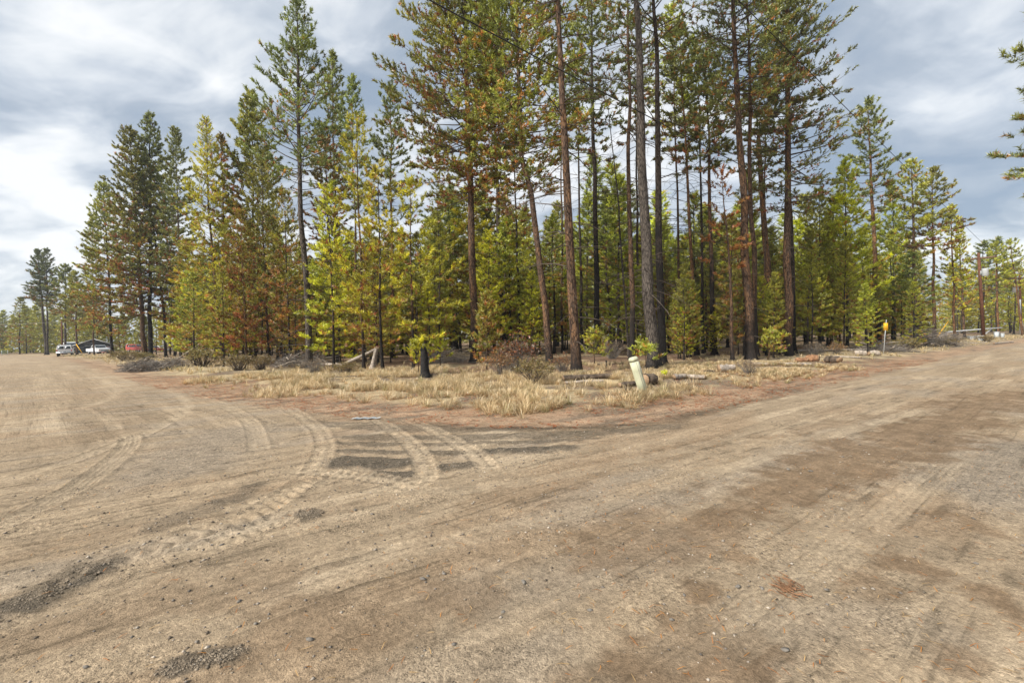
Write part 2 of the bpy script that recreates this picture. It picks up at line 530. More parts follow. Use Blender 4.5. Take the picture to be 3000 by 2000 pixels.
STRIPES = [  # bands of loose dark grit left by a grader: points, width, strength
    ([(955, 1362), (1080, 1363), (1212, 1368)], 0.42, 1.0), ([(1070, 1402), (1212, 1404)], 0.30, 1.0), ([(1282, 1380), (1400, 1371)], 0.26, 0.9),
    ([(970, 1326), (1190, 1333), (1370, 1338), (1500, 1333), (1660, 1321)], 0.20, 0.8), ([(1430, 1336), (1560, 1329), (1680, 1318)], 0.30, 0.8),
    ([(975, 1283), (1165, 1289), (1300, 1293), (1500, 1288), (1800, 1272), (2020, 1246)], 0.34, 0.7),
    ([(975, 1303), (1165, 1309), (1320, 1311), (1500, 1306), (1760, 1290)], 0.16, 0.7),
    ([(960, 1252), (1120, 1263), (1300, 1267), (1560, 1263), (1900, 1240), (2100, 1205)], 0.30, 0.65),
    ([(880, 1235), (1050, 1248), (1250, 1256), (1500, 1262), (1750, 1256)], 0.22, 0.5),
    ([(0, 1815), (130, 1750), (306, 1668)], 0.32, 1.0), ([(470, 1992), (580, 1958), (714, 1930)], 0.13, 0.9), ([(860, 1530), (935, 1512)], 0.22, 0.8),
    ([(600, 1490), (690, 1470), (760, 1420)], 0.22, 0.55), ([(400, 1570), (520, 1530), (640, 1480)], 0.28, 0.4),
]
STRIPES = [(smooth_poly(poly_px(p), 14), w, s) for p, w, s in STRIPES]
DAMP = [  # damp brown earth: centre line, width, strength
    ([(2960, 1150), (2820, 1225), (2565, 1327), (2310, 1445), (2106, 1532)], 1.05, 1.0),
    ([(2140, 1520), (1900, 1610), (1700, 1680)], 0.6, 0.7), ([(1500, 1720), (1300, 1790)], 0.3, 0.55),
    ([(2640, 1640), (2720, 1700)], 0.34, 1.0), ([(2130, 1650), (2200, 1640)], 0.22, 0.9), ([(2020, 1770), (2090, 1730)], 0.24, 1.0),
    ([(2830, 1720), (2900, 1755), (3010, 1850)], 0.2, 1.0), ([(1780, 1990), (2050, 1900), (2250, 1850)], 0.55, 1.0), ([(2420, 1740), (2560, 1700)], 0.35, 0.8),
    ([(2600, 1490), (2800, 1520), (2940, 1580)], 0.16, 0.8), ([(2780, 1920), (2900, 1980)], 0.2, 0.7), ([(0, 1900), (400, 1800), (900, 1720)], 0.5, 0.5),
    ([(1400, 1480), (1750, 1390), (2100, 1290)], 0.45, 0.55), ([(1700, 1590), (1950, 1500)], 0.3, 0.6), ([(700, 1900), (1300, 1800)], 0.45, 0.5),
    ([(2200, 1300), (2500, 1240), (2750, 1180)], 0.35, 0.6), ([(0, 1330), (200, 1300), (400, 1230)], 0.9, 0.35),
]
DAMP = [(smooth_poly(poly_px(p), 16), w, s) for p, w, s in DAMP]
GRAVEL = [([(3000, 1300), (2950, 1400), (2880, 1480)], 1.1, 0.9), ([(1500, 1540), (1950, 1490), (2400, 1310)], 0.3, 0.6), ([(1300, 1760), (1700, 1700), (2080, 1560)], 0.35, 0.5),
          ([(420, 1420), (640, 1300), (700, 1250)], 1.1, 0.7), ([(2100, 1900), (2500, 1800), (2900, 1900)], 0.3, 0.4)]
GRAVEL = [(smooth_poly(poly_px(p), 14), w, s) for p, w, s in GRAVEL]

C_DUST = np.array((0.440, 0.335, 0.222)); C_PALE = np.array((0.540, 0.425, 0.292)); C_DAMP = np.array((0.262, 0.180, 0.110))
C_GRIT = np.array((0.118, 0.098, 0.074)); C_GRAV = np.array((0.350, 0.285, 0.212)); C_RUST = np.array((0.385, 0.262, 0.168))
C_DUFF = np.array((0.24, 0.155, 0.10)); C_STRAW = np.array((0.50, 0.395, 0.24)); C_SOIL = np.array((0.17, 0.13, 0.10))

def ground_look(x, y, sd, fine=True):
    """height above the smooth ground, base colour and grit of the ground at x, y"""
    n = len(x)
    h = np.zeros(n)
    lw = sstep(0.0, 4.0, -x - 1.5 + 0.0 * y) * sstep(4.5, 9.0, y)         # where the left road's traffic rules
    a = x * RD[0] + y * RD[1]; b = x * RP[0] + y * RP[1]
    st_r = fbm(a * 0.35 + 3, b * 4.2, 4, 21, 0.6)
    la = x * LD[0] + y * LD[1]; lb = x * LD[1] - y * LD[0]
    st_l = fbm(la * 0.22, lb * 2.6, 4, 31, 0.6)
    st = st_r * (1 - lw) + st_l * lw
    big = fbm(x * 0.45, y * 0.45, 4, 41)
    mid = fbm(x * 2.3, y * 2.3, 3, 43)
    C = C_DUST * (0.86 + 0.30 * (st - 0.5)[:, None] * 2)
    C = C + (C_PALE - C)  * (sstep(0.5, 0.75, big * 0.55 + st * 0.45) * 0.75)[:, None]
    C = C + (C_GRAV - C) * (sstep(0.52, 0.72, fbm(a * 0.5, b * 1.6, 3, 51)) * 0.6)[:, None]
    C = C + (C_DAMP * 1.25 - C) * (sstep(0.55, 0.72, fbm(a * 0.4 + 9, b * 1.3, 4, 61)) * 0.45)[:, None]
    grit = 0.35 + 0.5 * sstep(0.45, 0.7, mid)
    h += (st - 0.5) * 0.030 + (mid - 0.5) * 0.014 + (big - 0.5) * 0.05
    if fine:
        # streaky lips left by tyres
        rid = fbm(a * 1.1, b * 11, 3, 71, 0.65)
        lip = sstep(0.60, 0.72, rid)
        h += lip * 0.010 + (fbm(x * 9, y * 9, 3, 73) - 0.5) * 0.016
        C = C * (1 - 0.36 * (lip * sstep(0.4, 0.6, vnoise(a * 3, b * 5, 75)))[:, None])
    rag = (fbm(x * 2.1, y * 2.1, 3, 81) - 0.5)
    rag2 = (fbm(x * 7.5, y * 7.5, 3, 83) - 0.5)
    def band(P, w, soft=0.35, rg=0.5):
        m0 = (x > P[:, 0].min() - 2 * w - .3) & (x < P[:, 0].max() + 2 * w + .3) & (y > P[:, 1].min() - 2 * w - .3) & (y < P[:, 1].max() + 2 * w + .3)
        out = np.zeros(n)
        if m0.any():
            d, s, t, tot = along_across(x[m0], y[m0], P)
            d = d + (rag[m0] * 1.2 + rag2[m0] * 0.8) * w * rg + w * 0.35 * (1 - sstep(0, 0.10 * tot, s) * sstep(0, 0.10 * tot, tot - s))
            out[m0] = 1 - sstep(w * 0.5 * (1 - soft), w * 0.5 * (1 + soft), d)
        return out
    for P, w, s in GRAVEL:
        m = band(P, w * 1.3, 0.8) * s
        C = C + (C_GRAV * 0.9 - C) * m[:, None]; grit = np.maximum(grit, m)
    for P, w, s in DAMP:
        m = band(P, w, 0.5, 1.0) * s
        C = C + (C_DAMP * (0.9 + 0.5 * rag2)[:, None] - C) * (m * 0.88)[:, None]; grit = grit * (1 - 0.6 * m)
    for P, w, s in STRIPES:
        m = band(P, w * 1.22, 0.30, 0.36) * s
        C = C + (C_GRIT - C) * (m * 0.9)[:, None]; h += m * (0.012 + 0.05 * np.clip(rag2 + 0.1, -0.05, 0.4)); grit = np.maximum(grit, m)
    for P, w, kind, s in TRACKS:
        m0 = (x > P[:, 0].min() - .5) & (x < P[:, 0].max() + .5) & (y > P[:, 1].min() - .5) & (y < P[:, 1].max() + .5)
        if not m0.any(): continue
        d, S, T, tot = along_across(x[m0], y[m0], P)
        e = sstep(0, 0.25, S) * sstep(0, 0.25, tot - S)
        mk = (1 - sstep(w * 0.46, w * 0.56, d)) * e * s * np.clip(0.75 + 1.6 * rag[m0], 0.15, 1)
        ridge = np.exp(-((d - w * 0.60) / 0.035) ** 2) * e * s
        tt = T / (w * 0.5)
        if kind == 'groove':
            g = np.exp(-((((tt + 1) * 2.0) % 1.0 - 0.5) / 0.16) ** 2)
            hh = -0.018 + 0.022 * g; dark = g * 0.55
        elif kind == 'lug':
            ph = (S / 0.115 + np.where(tt > 0, 0.5, 0)) % 1.0
            lug = sstep(0.08, 0.2, ph) * (1 - sstep(0.55, 0.7, ph)) * sstep(0.28, 0.40, np.abs(tt))
            zig = np.exp(-((tt - 0.16 * np.sign(np.sin(S * 2 * np.pi / 0.115))) / 0.14) ** 2) * 0.28
            k = np.maximum(lug, zig); hh = -0.028 * k + 0.008; dark = (k * (1 - sstep(0.1, 0.40, ph)) * 0.34)
        elif kind == 'chev':
            ph = (S / 0.14 + np.abs(tt) * 0.7) % 1.0
            lug = sstep(0.05, 0.15, ph) * (1 - sstep(0.5, 0.65, ph)); hh = -0.030 * lug + 0.010; dark = lug * (1 - sstep(0.1, 0.4, ph)) * 0.34
        else:
            g = np.exp(-((((tt + 1) * 1.5) % 1.0 - 0.5) / 0.2) ** 2)
            hh = -0.010 + 0.006 * g; dark = g * 0.08
        h[m0] += mk * hh + ridge * 0.012
        cc = C[m0]
        press = C_PALE * 0.97 if kind != 'chev' else C_DUST * 0.95
        cc = cc + (press - cc) * (mk * (0.8 if kind == 'groove' else 0.55))[:, None]
        cc = cc * (1 - mk * dark)[:, None]
        C[m0] = cc
        gq = grit[m0]; grit[m0] = gq * (1 - 0.7 * mk)
    # off the road: needle litter, then grass straw, then forest duff
    e1 = sd + rag * 0.9 + rag2 * 0.5
    lit = sstep(-0.55, 0.12, e1)
    ln = fbm(x * 3.1, y * 3.1, 4, 91)
    Cl = C_RUST * (0.72 + 0.62 * ln)[:, None]
    Cl = Cl + (C_GRIT * 1.25 - Cl) * (sstep(0.5, 0.66, fbm(a * 0.8, b * 3.0, 4, 93)) * 0.65)[:, None]
    stw = sstep(1.1, 2.3, sd + rag * 1.8)
    Cs = C_STRAW * (0.65 + 0.55 * ln)[:, None]
    Cs = Cs + (C_SOIL - Cs) * (sstep(0.48, 0.62, fbm(x * 0.9, y * 0.9, 3, 95)) * 0.8)[:, None]
    Cl = Cl + (Cs - Cl) * stw[:, None]
    df = sstep(4.5, 8.5, sd + rag * 5)
    Cd = C_DUFF * (0.6 + 0.75 * ln)[:, None]
    Cd = Cd + (C_STRAW * 0.85 - Cd) * (sstep(0.5, 0.62, fbm(x * 0.5, y * 0.5, 3, 97)) * 0.7)[:, None]
    Cl = Cl + (Cd - Cl) * df[:, None]
    C = C + (Cl - C) * lit[:, None]
    h = h * (1 - 0.6 * lit) + lit * (rag2 * 0.025)
    grit = grit * (1 - lit) + lit * 0.75
    # dark wet rim where the road meets the litter
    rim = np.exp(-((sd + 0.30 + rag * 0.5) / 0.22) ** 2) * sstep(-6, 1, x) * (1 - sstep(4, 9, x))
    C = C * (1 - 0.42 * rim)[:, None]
    global LAST_LW
    LAST_LW = (lw, 1 - lit)
    return h, np.clip(C, 0.01, 0.8), grit

def ground_mat(name):
    m, t, b = newmat(name)
    at = N(t, 'ShaderNodeAttribute', attribute_name='Col')
    gr = N(t, 'ShaderNodeAttribute', attribute_name='grit')
    ge = N(t, 'ShaderNodeNewGeometry')
    def noise(s, d=4, r=0.6):
        n = N(t, 'ShaderNodeTexNoise'); n.inputs['Scale'].default_value = s; n.inputs['Detail'].default_value = d; n.inputs['Roughness'].default_value = r
        L(t, ge.outputs['Position'], n.inputs['Vector'])
        return n.outputs['Fac']
    f1, f2, f3 = noise(4.0), noise(28.0, 5, 0.7), noise(150.0, 3, 0.7)
    v = N(t, 'ShaderNodeTexVoronoi'); v.inputs['Scale'].default_value = 85.0
    L(t, ge.outputs['Position'], v.inputs['Vector'])
    v2 = N(t, 'ShaderNodeTexVoronoi'); v2.inputs['Scale'].default_value = 30.0
    L(t, ge.outputs['Position'], v2.inputs['Vector'])
    c = mixc(t, 1.0, at.outputs['Color'], ramp(t, f1, [(0.3, 0.84), (0.7, 1.14)]), 'MULTIPLY')
    c = mixc(t, 1.0, c, ramp(t, f2, [(0.28, 0.64), (0.72, 1.32)]), 'MULTIPLY')
    c = mixc(t, 1.0, c, ramp(t, f3, [(0.3, 0.72), (0.7, 1.26)]), 'MULTIPLY')
    sp = N(t, 'ShaderNodeSeparateColor'); L(t, v.outputs['Color'], sp.inputs[0])
    spk = ramp(t, sp.outputs[0], [(0.0, 0.30), (0.12, 0.55), (0.2, 1.0), (0.86, 1.0), (0.97, 1.55)])
    c = mixc(t, math_n(t, 'MULTIPLY', gr.outputs['Fac'], 0.75, True), c, mixc(t, 1.0, c, spk, 'MULTIPLY'))
    sp2 = N(t, 'ShaderNodeSeparateColor'); L(t, v2.outputs['Color'], sp2.inputs[0])
    spk2 = ramp(t, sp2.outputs[1], [(0.0, 0.45), (0.07, 0.6), (0.1, 1.0), (0.95, 1.0), (0.98, 1.4)])
    c = mixc(t, math_n(t, 'MULTIPLY', gr.outputs['Fac'], 0.6, True), c, mixc(t, 1.0, c, spk2, 'MULTIPLY'))
    # fine sweeping tyre lines along each road
    lwa = N(t, 'ShaderNodeAttribute', attribute_name='lw'); rda = N(t, 'ShaderNodeAttribute', attribute_name='road')
    lines = []
    for ang, seed in ((math.atan2(RD[1], RD[0]), 0.0), (math.atan2(LD[1], LD[0]), 7.3)):
        m1 = N(t, 'ShaderNodeMapping'); m1.vector_type = 'TEXTURE'; m1.inputs['Rotation'].default_value = (0, 0, ang)
        L(t, ge.outputs['Position'], m1.inputs[0])
        m2 = N(t, 'ShaderNodeMapping'); m2.inputs['Scale'].default_value = (0.55, 13.0, 1.0); m2.inputs['Location'].default_value = (seed, seed, seed)
        L(t, m1.outputs[0], m2.inputs[0])
        nn = N(t, 'ShaderNodeTexNoise'); nn.inputs['Scale'].default_value = 1.0; nn.inputs['Detail'].default_value = 5; nn.inputs['Roughness'].default_value = 0.65; nn.inputs['Distortion'].default_value = 0.25
        L(t, m2.outputs[0], nn.inputs['Vector']); lines.append(nn.outputs['Fac'])
    mf = N(t, 'ShaderNodeMix'); mf.data_type = 'FLOAT'
    L(t, lwa.outputs['Fac'], mf.inputs[0]); L(t, lines[0], mf.inputs[2]); L(t, lines[1], mf.inputs[3])
    ln_ = mf.outputs[0]
    c = mixc(t, rda.outputs['Fac'], c, mixc(t, 1.0, c, ramp(t, ln_, [(0.33, 0.66), (0.42, 0.96), (0.56, 1.0), (0.70, 1.16)]), 'MULTIPLY'))
    L(t, c, b.inputs['Base Color'])
    b.inputs['Roughness'].default_value = 0.95
    b.inputs['Specular IOR Level'].default_value = 0.1
    bp = N(t, 'ShaderNodeBump'); bp.inputs['Strength'].default_value = 0.8; bp.inputs['Distance'].default_value = 0.022
    hh = math_n(t, 'ADD', math_n(t, 'ADD', f2, math_n(t, 'MULTIPLY', f3, 0.5)), math_n(t, 'MULTIPLY', ln_, 0.9))
    hh = math_n(t, 'ADD', hh, math_n(t, 'MULTIPLY', math_n(t, 'SUBTRACT', 0.5, v.outputs['Distance']), math_n(t, 'MULTIPLY', gr.outputs['Fac'], 0.35)))
    L(t, hh, bp.inputs['Height']); L(t, bp.outputs[0], b.inputs['Normal'])
    return m
M['ground'] = ground_mat('dirt_and_litter')

def graded(stops):
    """grid lines: [(start, step), (next start, step), ..., (end,)]"""
    out = []
    for (a, s), nx in zip(stops[:-1], stops[1:]):
        k = max(1, int(round((nx[0] - a) / s)))
        out.append(np.linspace(a, nx[0], k, endpoint=False))
    out.append(np.array([stops[-1][0]]))
    return np.concatenate(out)

def grid_mesh(name, xs, ys, keep, zf):
    X, Y = np.meshgrid(xs, ys)
    x = X.ravel(); y = Y.ravel()
    sd = road_sd(x, y)
    nx = len(xs); ny = len(ys)
    i, j = np.meshgrid(np.arange(ny - 1), np.arange(nx - 1), indexing='ij')
    a = (i * nx + j).ravel(); q = np.stack([a, a + 1, a + nx + 1, a + nx], 1)
    kq = keep(x, y, sd)[q].any(1)
    q = q[kq]
    used = np.unique(q)
    re = np.full(nx * ny, -1); re[used] = np.arange(len(used))
    q = re[q]
    x, y, sd = x[used], y[used], sd[used]
    z, C, g = zf(x, y, sd)
    F = np.concatenate([q[:, [0, 1, 2]], q[:, [0, 2, 3]]])
    return mesh_tris(name, np.stack([x, y, z], 1), F, M['ground'], {'Col': C, 'grit': g, 'lw': LAST_LW[0], 'road': LAST_LW[1]}, True)

def z_road(fine):
    def f(x, y, sd):
        h, C, g = ground_look(x, y, sd, fine)
        h = h * (1 - sstep(60, 90, np.hypot(x, y)))
        z = gz_sd(x, y, sd) + h + 0.03 - 0.13 * sstep(0.55, 1.0, sd)
        return z, C, g
    return f

def z_terr(x, y, sd):
    h, C, g = ground_look(x, y, sd, False)
    z = gz_sd(x, y, sd) + h * sstep(0, 1, sd) * 0.5 - 0.10 * (1 - sstep(-0.6, 0.9, sd)) - 0.02
    far = sstep(140, 500, np.hypot(x, y))
    C = C * (1 - far)[:, None] + np.array((0.10, 0.085, 0.05)) * far[:, None]
    return z * (1 - far), C, g

FX0, FX1, FY0, FY1 = -13.0, 14.0, 1.5, 13.5
near_x = graded([(FX0, 0.10), (-7.0, 0.05), (-6.5, 0.021), (0.3, 0.040), (4.5, 0.06), (8, 0.10), (FX1,)])
near_y = graded([(FY0, 0.020), (5.0, 0.0225), (8.4, 0.034), (10.5, 0.07), (FY1,)])
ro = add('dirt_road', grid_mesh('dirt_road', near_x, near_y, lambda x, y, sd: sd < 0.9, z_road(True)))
tag(ro, kind='structure', label='pale brown dirt road junction with tyre tracks')
# the same road further out, butted against the near sheet
out_x = graded([(-190, 4), (-75, 0.6), (-30, 0.22), (FX0, 0.16), (FX1, 0.22), (60, 0.8), (110, 3), (260,)])
out_y = graded([(-40, 2), (-4, 0.3), (FY0, 0.14), (FY1, 0.16), (32, 0.4), (70, 0.9), (110, 3), (215,)])
def keep_out(x, y, sd):
    hole = (x > FX0 + 1e-6) & (x < FX1 - 1e-6) & (y > FY0 + 1e-6) & (y < FY1 - 1e-6)
    return (sd < 0.9) & ~hole
def keep_out_q(x, y, sd):
    return keep_out(x, y, sd)
rf = add('dirt_road_beyond', grid_mesh('dirt_road_beyond', out_x, out_y, keep_out, lambda x, y, sd: (lambda r: (r[0] - 0.012 * ((x > FX0 - .3) & (x < FX1 + .3) & (y > FY0 - .3) & (y < FY1 + .3)), r[1], r[2]))(z_road(False)(x, y, sd))))
tag(rf, kind='structure')
tx = graded([(-2500, 250), (-500, 25), (-120, 2.5), (-45, 0.5), (-18, 0.28), (20, 0.4), (60, 2), (140, 25), (500, 250), (2500,)])
ty = graded([(-600, 60), (-60, 5), (0, 0.4), (5, 0.25), (24, 0.5), (60, 2), (140, 25), (500, 250), (3500,)])
te = add('ground', grid_mesh('ground', tx, ty, lambda x, y, sd: sd > -3, z_terr))
tag(te, kind='structure')
# ------------------------------------------------------------------ pines
PAL = {  # green, yellow-green, share of yellow, rust at the crown's foot, rust at its top
    'green':  ((0.165, 0.195, 0.070), (0.35, 0.350, 0.090), 0.50, 0.26, 0.01),
    'dark':   ((0.110, 0.138, 0.064), (0.24, 0.250, 0.080), 0.45, 0.25, 0.03),
    'mixed':  ((0.200, 0.222, 0.062), (0.44, 0.410, 0.080), 0.60, 0.55, 0.02),
    'crown':  ((0.205, 0.232, 0.068), (0.45, 0.430, 0.085), 0.60, 0.42, 0.00),
    'yellow': ((0.320, 0.315, 0.064), (0.60, 0.510, 0.085), 0.75, 0.48, 0.08),
    'bright': ((0.350, 0.375, 0.060), (0.68, 0.640, 0.090), 0.75, 0.22, 0.06),
    'lime':   ((0.270, 0.300, 0.066), (0.57, 0.540, 0.095), 0.65, 0.22, 0.03),
    'rusty':  ((0.240, 0.240, 0.060), (0.48, 0.400, 0.080), 0.55, 0.85, 0.25),
    'dead':   ((0.420, 0.175, 0.060), (0.54, 0.250, 0.080), 0.50, 0.95, 0.95),
    'scorch': ((0.150, 0.125, 0.058), (0.28, 0.210, 0.070), 0.50, 0.60, 0.35),
}
RUST = np.array((0.440, 0.215, 0.085))


def needle_tufts(rng, P, A, size, K, wid, C):
    """bunches of needles round the twig ends P along A"""
    n = len(P)
    A = A / (np.linalg.norm(A, axis=1, keepdims=True) + 1e-9)
    ref = np.where(np.abs(A[:, 2:3]) < 0.8, np.array([[0, 0, 1.0]]), np.array([[1.0, 0, 0]]))
    X = np.cross(A, ref); X /= np.linalg.norm(X, axis=1, keepdims=True) + 1e-9
    Y = np.cross(A, X)
    ph = rng.uniform(0, 2 * np.pi, (n, K)); th = rng.uniform(0.35, 1.25, (n, K)); u = rng.uniform(-0.75, 0.25, (n, K))
    sz = size * rng.uniform(0.7, 1.25, n)
    D = A[:, None] * np.cos(th)[..., None] + (X[:, None] * np.cos(ph)[..., None] + Y[:, None] * np.sin(ph)[..., None]) * np.sin(th)[..., None]
    B = P[:, None] + A[:, None] * (u * sz[:, None])[..., None]
    T = B + D * (sz[:, None] * rng.uniform(0.6, 1.0, (n, K)))[..., None]
    S = np.cross(D, rng.normal(size=(n, K, 3))); S /= np.linalg.norm(S, axis=2, keepdims=True) + 1e-9
    h = wid * 0.5
    V = np.stack([B - S * h, B + S * h, T], 2).reshape(-1, 3)
    F = np.arange(n * K * 3).reshape(-1, 3)
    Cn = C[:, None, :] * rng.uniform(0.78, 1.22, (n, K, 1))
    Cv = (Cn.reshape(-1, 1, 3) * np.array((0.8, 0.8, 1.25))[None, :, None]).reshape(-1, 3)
    return V, F, Cv

def build_pine(seed, spine, r0, H, cb, Rc, pal, dens=6.0, pw=0.65, e0=-8, e1=50, tuft=0.15, K=11, wid=0.028, sub=0.26, dead=14, dead_len=1.3, flat=0.4, lo_r=0.5, sides=14, tip=0.0, asym=None, side_bias=None):
    """returns meshes trunk, limbs, crown. spine: control points (z sorted)."""
    rng = np.random.default_rng(seed)
    S = np.asarray(spine, float)
    zz = S[:, 2]
    def sp(z):
        return np.stack([np.interp(z, zz, S[:, 0]), np.interp(z, zz, S[:, 1]), np.asarray(z, float)], -1)
    # trunk
    nr = max(10, int(H / 0.45))
    zt = np.r_[-0.25, np.linspace(0, 0.9, 5), np.linspace(1.3, H, nr)]
    wob = sp(zt)
    wob[:, 0] += (vnoise(zt * 0.35, zt * 0 + seed, seed) - 0.5) * 0.16 * np.clip(zt / 3, 0, 1)
    wob[:, 1] += (vnoise(zt * 0.35, zt * 0 + seed + 7, seed) - 0.5) * 0.16 * np.clip(zt / 3, 0, 1)
    t = np.clip(zt / H, 0, 1)
    rad = r0 * (0.97 * (1 - t) ** 0.72 + tip * t + 0.02) * (1 + 0.55 * np.exp(-np.clip(zt, 0, None) / 0.22))
    tb = Buf()
    P = wob; n = len(P)
    th = np.linspace(0, 2 * np.pi, sides, endpoint=False)
    flut = 1 + 0.10 * np.exp(-np.clip(zt, 0, None) / 0.5)[:, None] * np.sin(th * 5 + seed)[None] + 0.05 * rng.uniform(-1, 1, (n, sides))
    V = P[:, None, :] + (rad[:, None] * flut)[..., None] * np.stack([np.cos(th), np.sin(th), np.zeros(sides)], 1)[None]
    i, j = np.meshgrid(np.arange(n - 1), np.arange(sides), indexing='ij')
    a = i * sides + j; b = i * sides + (j + 1) % sides
    F = np.concatenate([np.stack([a, b, b + sides], -1).reshape(-1, 3), np.stack([a, b + sides, a + sides], -1).reshape(-1, 3)])
    V = np.concatenate([V.reshape(-1, 3), P[-1:] + (0, 0, rad[-1])])
    jj = np.arange(sides)
    F = np.concatenate([F, np.stack([(n - 1) * sides + jj, (n - 1) * sides + (jj + 1) % sides, np.full(sides, n * sides)], -1)])
    tb.add(V, F)
    # limbs
    lb = Buf(); pts = []; axs = []; us = []; ss = []; bb = []
    nb = int(dens * (H - cb)) if Rc > 0 else 0
    g, yl, ys, rl, rh = PAL[pal]
    g = np.array(g); yl = np.array(yl)
    for k in range(nb):
        u = (k + rng.uniform(0, 1)) / nb
        u = u ** 0.92
        z = cb + (H - cb) * u
        Lb = Rc * ((1 - u) ** pw) * min(1.0, lo_r + u * 3.0) * rng.uniform(0.6, 1.18) + 0.12
        azi = k * 2.39996 + rng.uniform(-0.6, 0.6)
        if asym is not None:
            Lb *= 1 + asym[1] * math.cos(azi - asym[0])
        e = R(e0 + (e1 - e0) * u + rng.uniform(-12, 12))
        upb = rng.uniform(0.05, 0.35) * (1 - 0.5 * u)
        s = np.linspace(0, 1, 5)
        dh = np.array((math.cos(azi), math.sin(azi), 0))
        sidev = np.array((-dh[1], dh[0], 0))
        bw = rng.uniform(-0.18, 0.18)
        Q = sp(z)[None] + Lb * (s[:, None] * (dh * math.cos(e))[None] + (s * math.sin(e) + upb * s * s)[:, None] * np.array((0, 0, 1.0))[None] + (bw * s * s)[:, None] * sidev[None])
        rb = (0.009 + 0.011 * Lb) * (1.05 - s) * min(1.0, 0.35 + r0 * 2.5)
        lb.tube(Q, rb, 3, cap=False)
        m = max(3, int(Lb * (1 - 0.28) / sub * 1.6))
        sb = np.sort(rng.uniform(0.28, 1.0, m)); sb[-1] = 1.0
        base = np.stack([np.interp(sb, s, Q[:, q]) for q in range(3)], 1)
        tan = np.stack([np.interp(sb, s, np.gradient(Q[:, q], s)) for q in range(3)], 1)
        tan /= np.linalg.norm(tan, axis=1, keepdims=True)
        sg = np.where(np.arange(m) % 2, 1, -1)[:, None]
        ang = rng.uniform(0.45, 1.15, (m, 1)); ang[-1] = 0
        dirb = tan * np.cos(ang) + sg * sidev[None] * np.sin(ang) + np.array((0, 0, 1.0)) * rng.uniform(-0.15, 0.15 + flat, (m, 1))
        dirb /= np.linalg.norm(dirb, axis=1, keepdims=True)
        lenb = (0.10 + 0.34 * (1 - sb) * Lb + rng.uniform(0, 0.18, m))[:, None]
        lenb = np.minimum(lenb, 1.1)
        tipb = base + dirb * lenb
        # twig blades
        w = 0.008
        up = np.array((0, 0, 1.0)); sw = np.cross(dirb, up); sw /= np.linalg.norm(sw, axis=1, keepdims=True) + 1e-9
        V = np.stack([base - sw * w, base + sw * w, tipb], 1).reshape(-1, 3)
        lb.add(V, np.arange(m * 3).reshape(-1, 3))
        br = rng.uniform(0, 1)
        for f in ((0.5, 1.0) if Lb < 1.0 else (0.38, 0.7, 1.0)):
            pts.append(base + dirb * lenb * f); axs.append(dirb + np.array((0, 0, 0.35)) + rng.normal(0, 0.25, (m, 3)))
            us.append(np.full(m, u)); ss.append(sb * (0.75 + 0.25 * f)); bb.append(np.full(m, br))
    # leader
    if nb and tip == 0:
        zt_ = np.linspace(H - 0.06 * (H - cb), H + 0.15, 7)
        pts.append(sp(np.minimum(zt_, H)) + rng.normal(0, 0.04, (7, 3))); axs.append(np.tile((0, 0, 1.0), (7, 1)) + rng.normal(0, 0.3, (7, 3)))
        us.append(np.ones(7)); ss.append(np.ones(7)); bb.append(np.full(7, 0.9))
    # dead lower branches
    for k in range(dead):
        z = rng.uniform(min(1.2, cb * 0.4), max(cb * 1.1, 2.0))
        if z > H: continue
        Lb = dead_len * rng.uniform(0.35, 1.25); azi = rng.uniform(0, 2 * np.pi)
        s = np.linspace(0, 1, 5); e = R(rng.uniform(-15, 28)); dh = np.array((math.cos(azi), math.sin(azi), 0))
        Q = sp(z)[None] + Lb * (s[:, None] * dh[None] * math.cos(e) + (s * math.sin(e) - rng.uniform(0.1, 0.55) * s * s)[:, None] * np.array((0, 0, 1.0)))
        Q += rng.normal(0, 0.03, Q.shape) * s[:, None]
        lb.tube(Q, (0.007 + 0.007 * Lb) * (1.1 - s), 3, cap=False)
        for q in range(3):
            f = rng.uniform(0.3, 0.9); p0 = np.array([np.interp(f, s, Q[:, c]) for c in range(3)])
            d = dh * 0.5 + rng.normal(0, 0.6, 3); d /= np.linalg.norm(d)
            p1 = p0 + d * Lb * rng.uniform(0.15, 0.4)
            lb.tube([p0, (p0 + p1) / 2 + rng.normal(0, 0.02, 3), p1], [0.007, 0.005, 0.002], 3, cap=False)
    trunk = tb.mesh('trunk', None, True)
    limbs = lb.mesh('limbs', M['twig']) if lb.n else None
    crown = None
    if pts:
        Pt = np.concatenate(pts); Ax = np.concatenate(axs); U = np.concatenate(us); Sr = np.concatenate(ss); Bb = np.concatenate(bb)
        n = len(Pt)
        yv = np.clip(rng.beta(1.2, 1.6, n) * 0.6 + 0.7 * (Bb * rng.uniform(0.6, 1.2, n)) * ys + 0.15 * (Sr - 0.5), 0, 1) * min(1.0, ys * 1.35)
        C = g[None] * (1 - yv)[:, None] + yl[None] * yv[:, None]
        pr = rl + (rh - rl) * np.clip(U * 1.5, 0, 1)
        patch = vnoise(Pt[:, 0] * 0.8 + Pt[:, 1] * 0.5 + seed, Pt[:, 2] * 0.7, seed)
        ru = rng.uniform(0, 1, n) < pr * np.clip(1.8 * patch + 1.2 * (0.75 - Sr) - 0.05, 0, 1.4)
        C[ru] = RUST * rng.uniform(0.55, 1.15, (ru.sum(), 1)) * np.stack([np.ones(ru.sum()), rng.uniform(0.8, 1.3, ru.sum()), np.ones(ru.sum())], 1)
        C = C * (rng.uniform(0.55, 1.35, (n, 1)) * (0.8 + 0.4 * Bb[:, None]))
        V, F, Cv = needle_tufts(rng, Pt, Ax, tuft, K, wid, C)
        crown = mesh_tris('crown', V, F, M['needles'], {'Col': Cv})
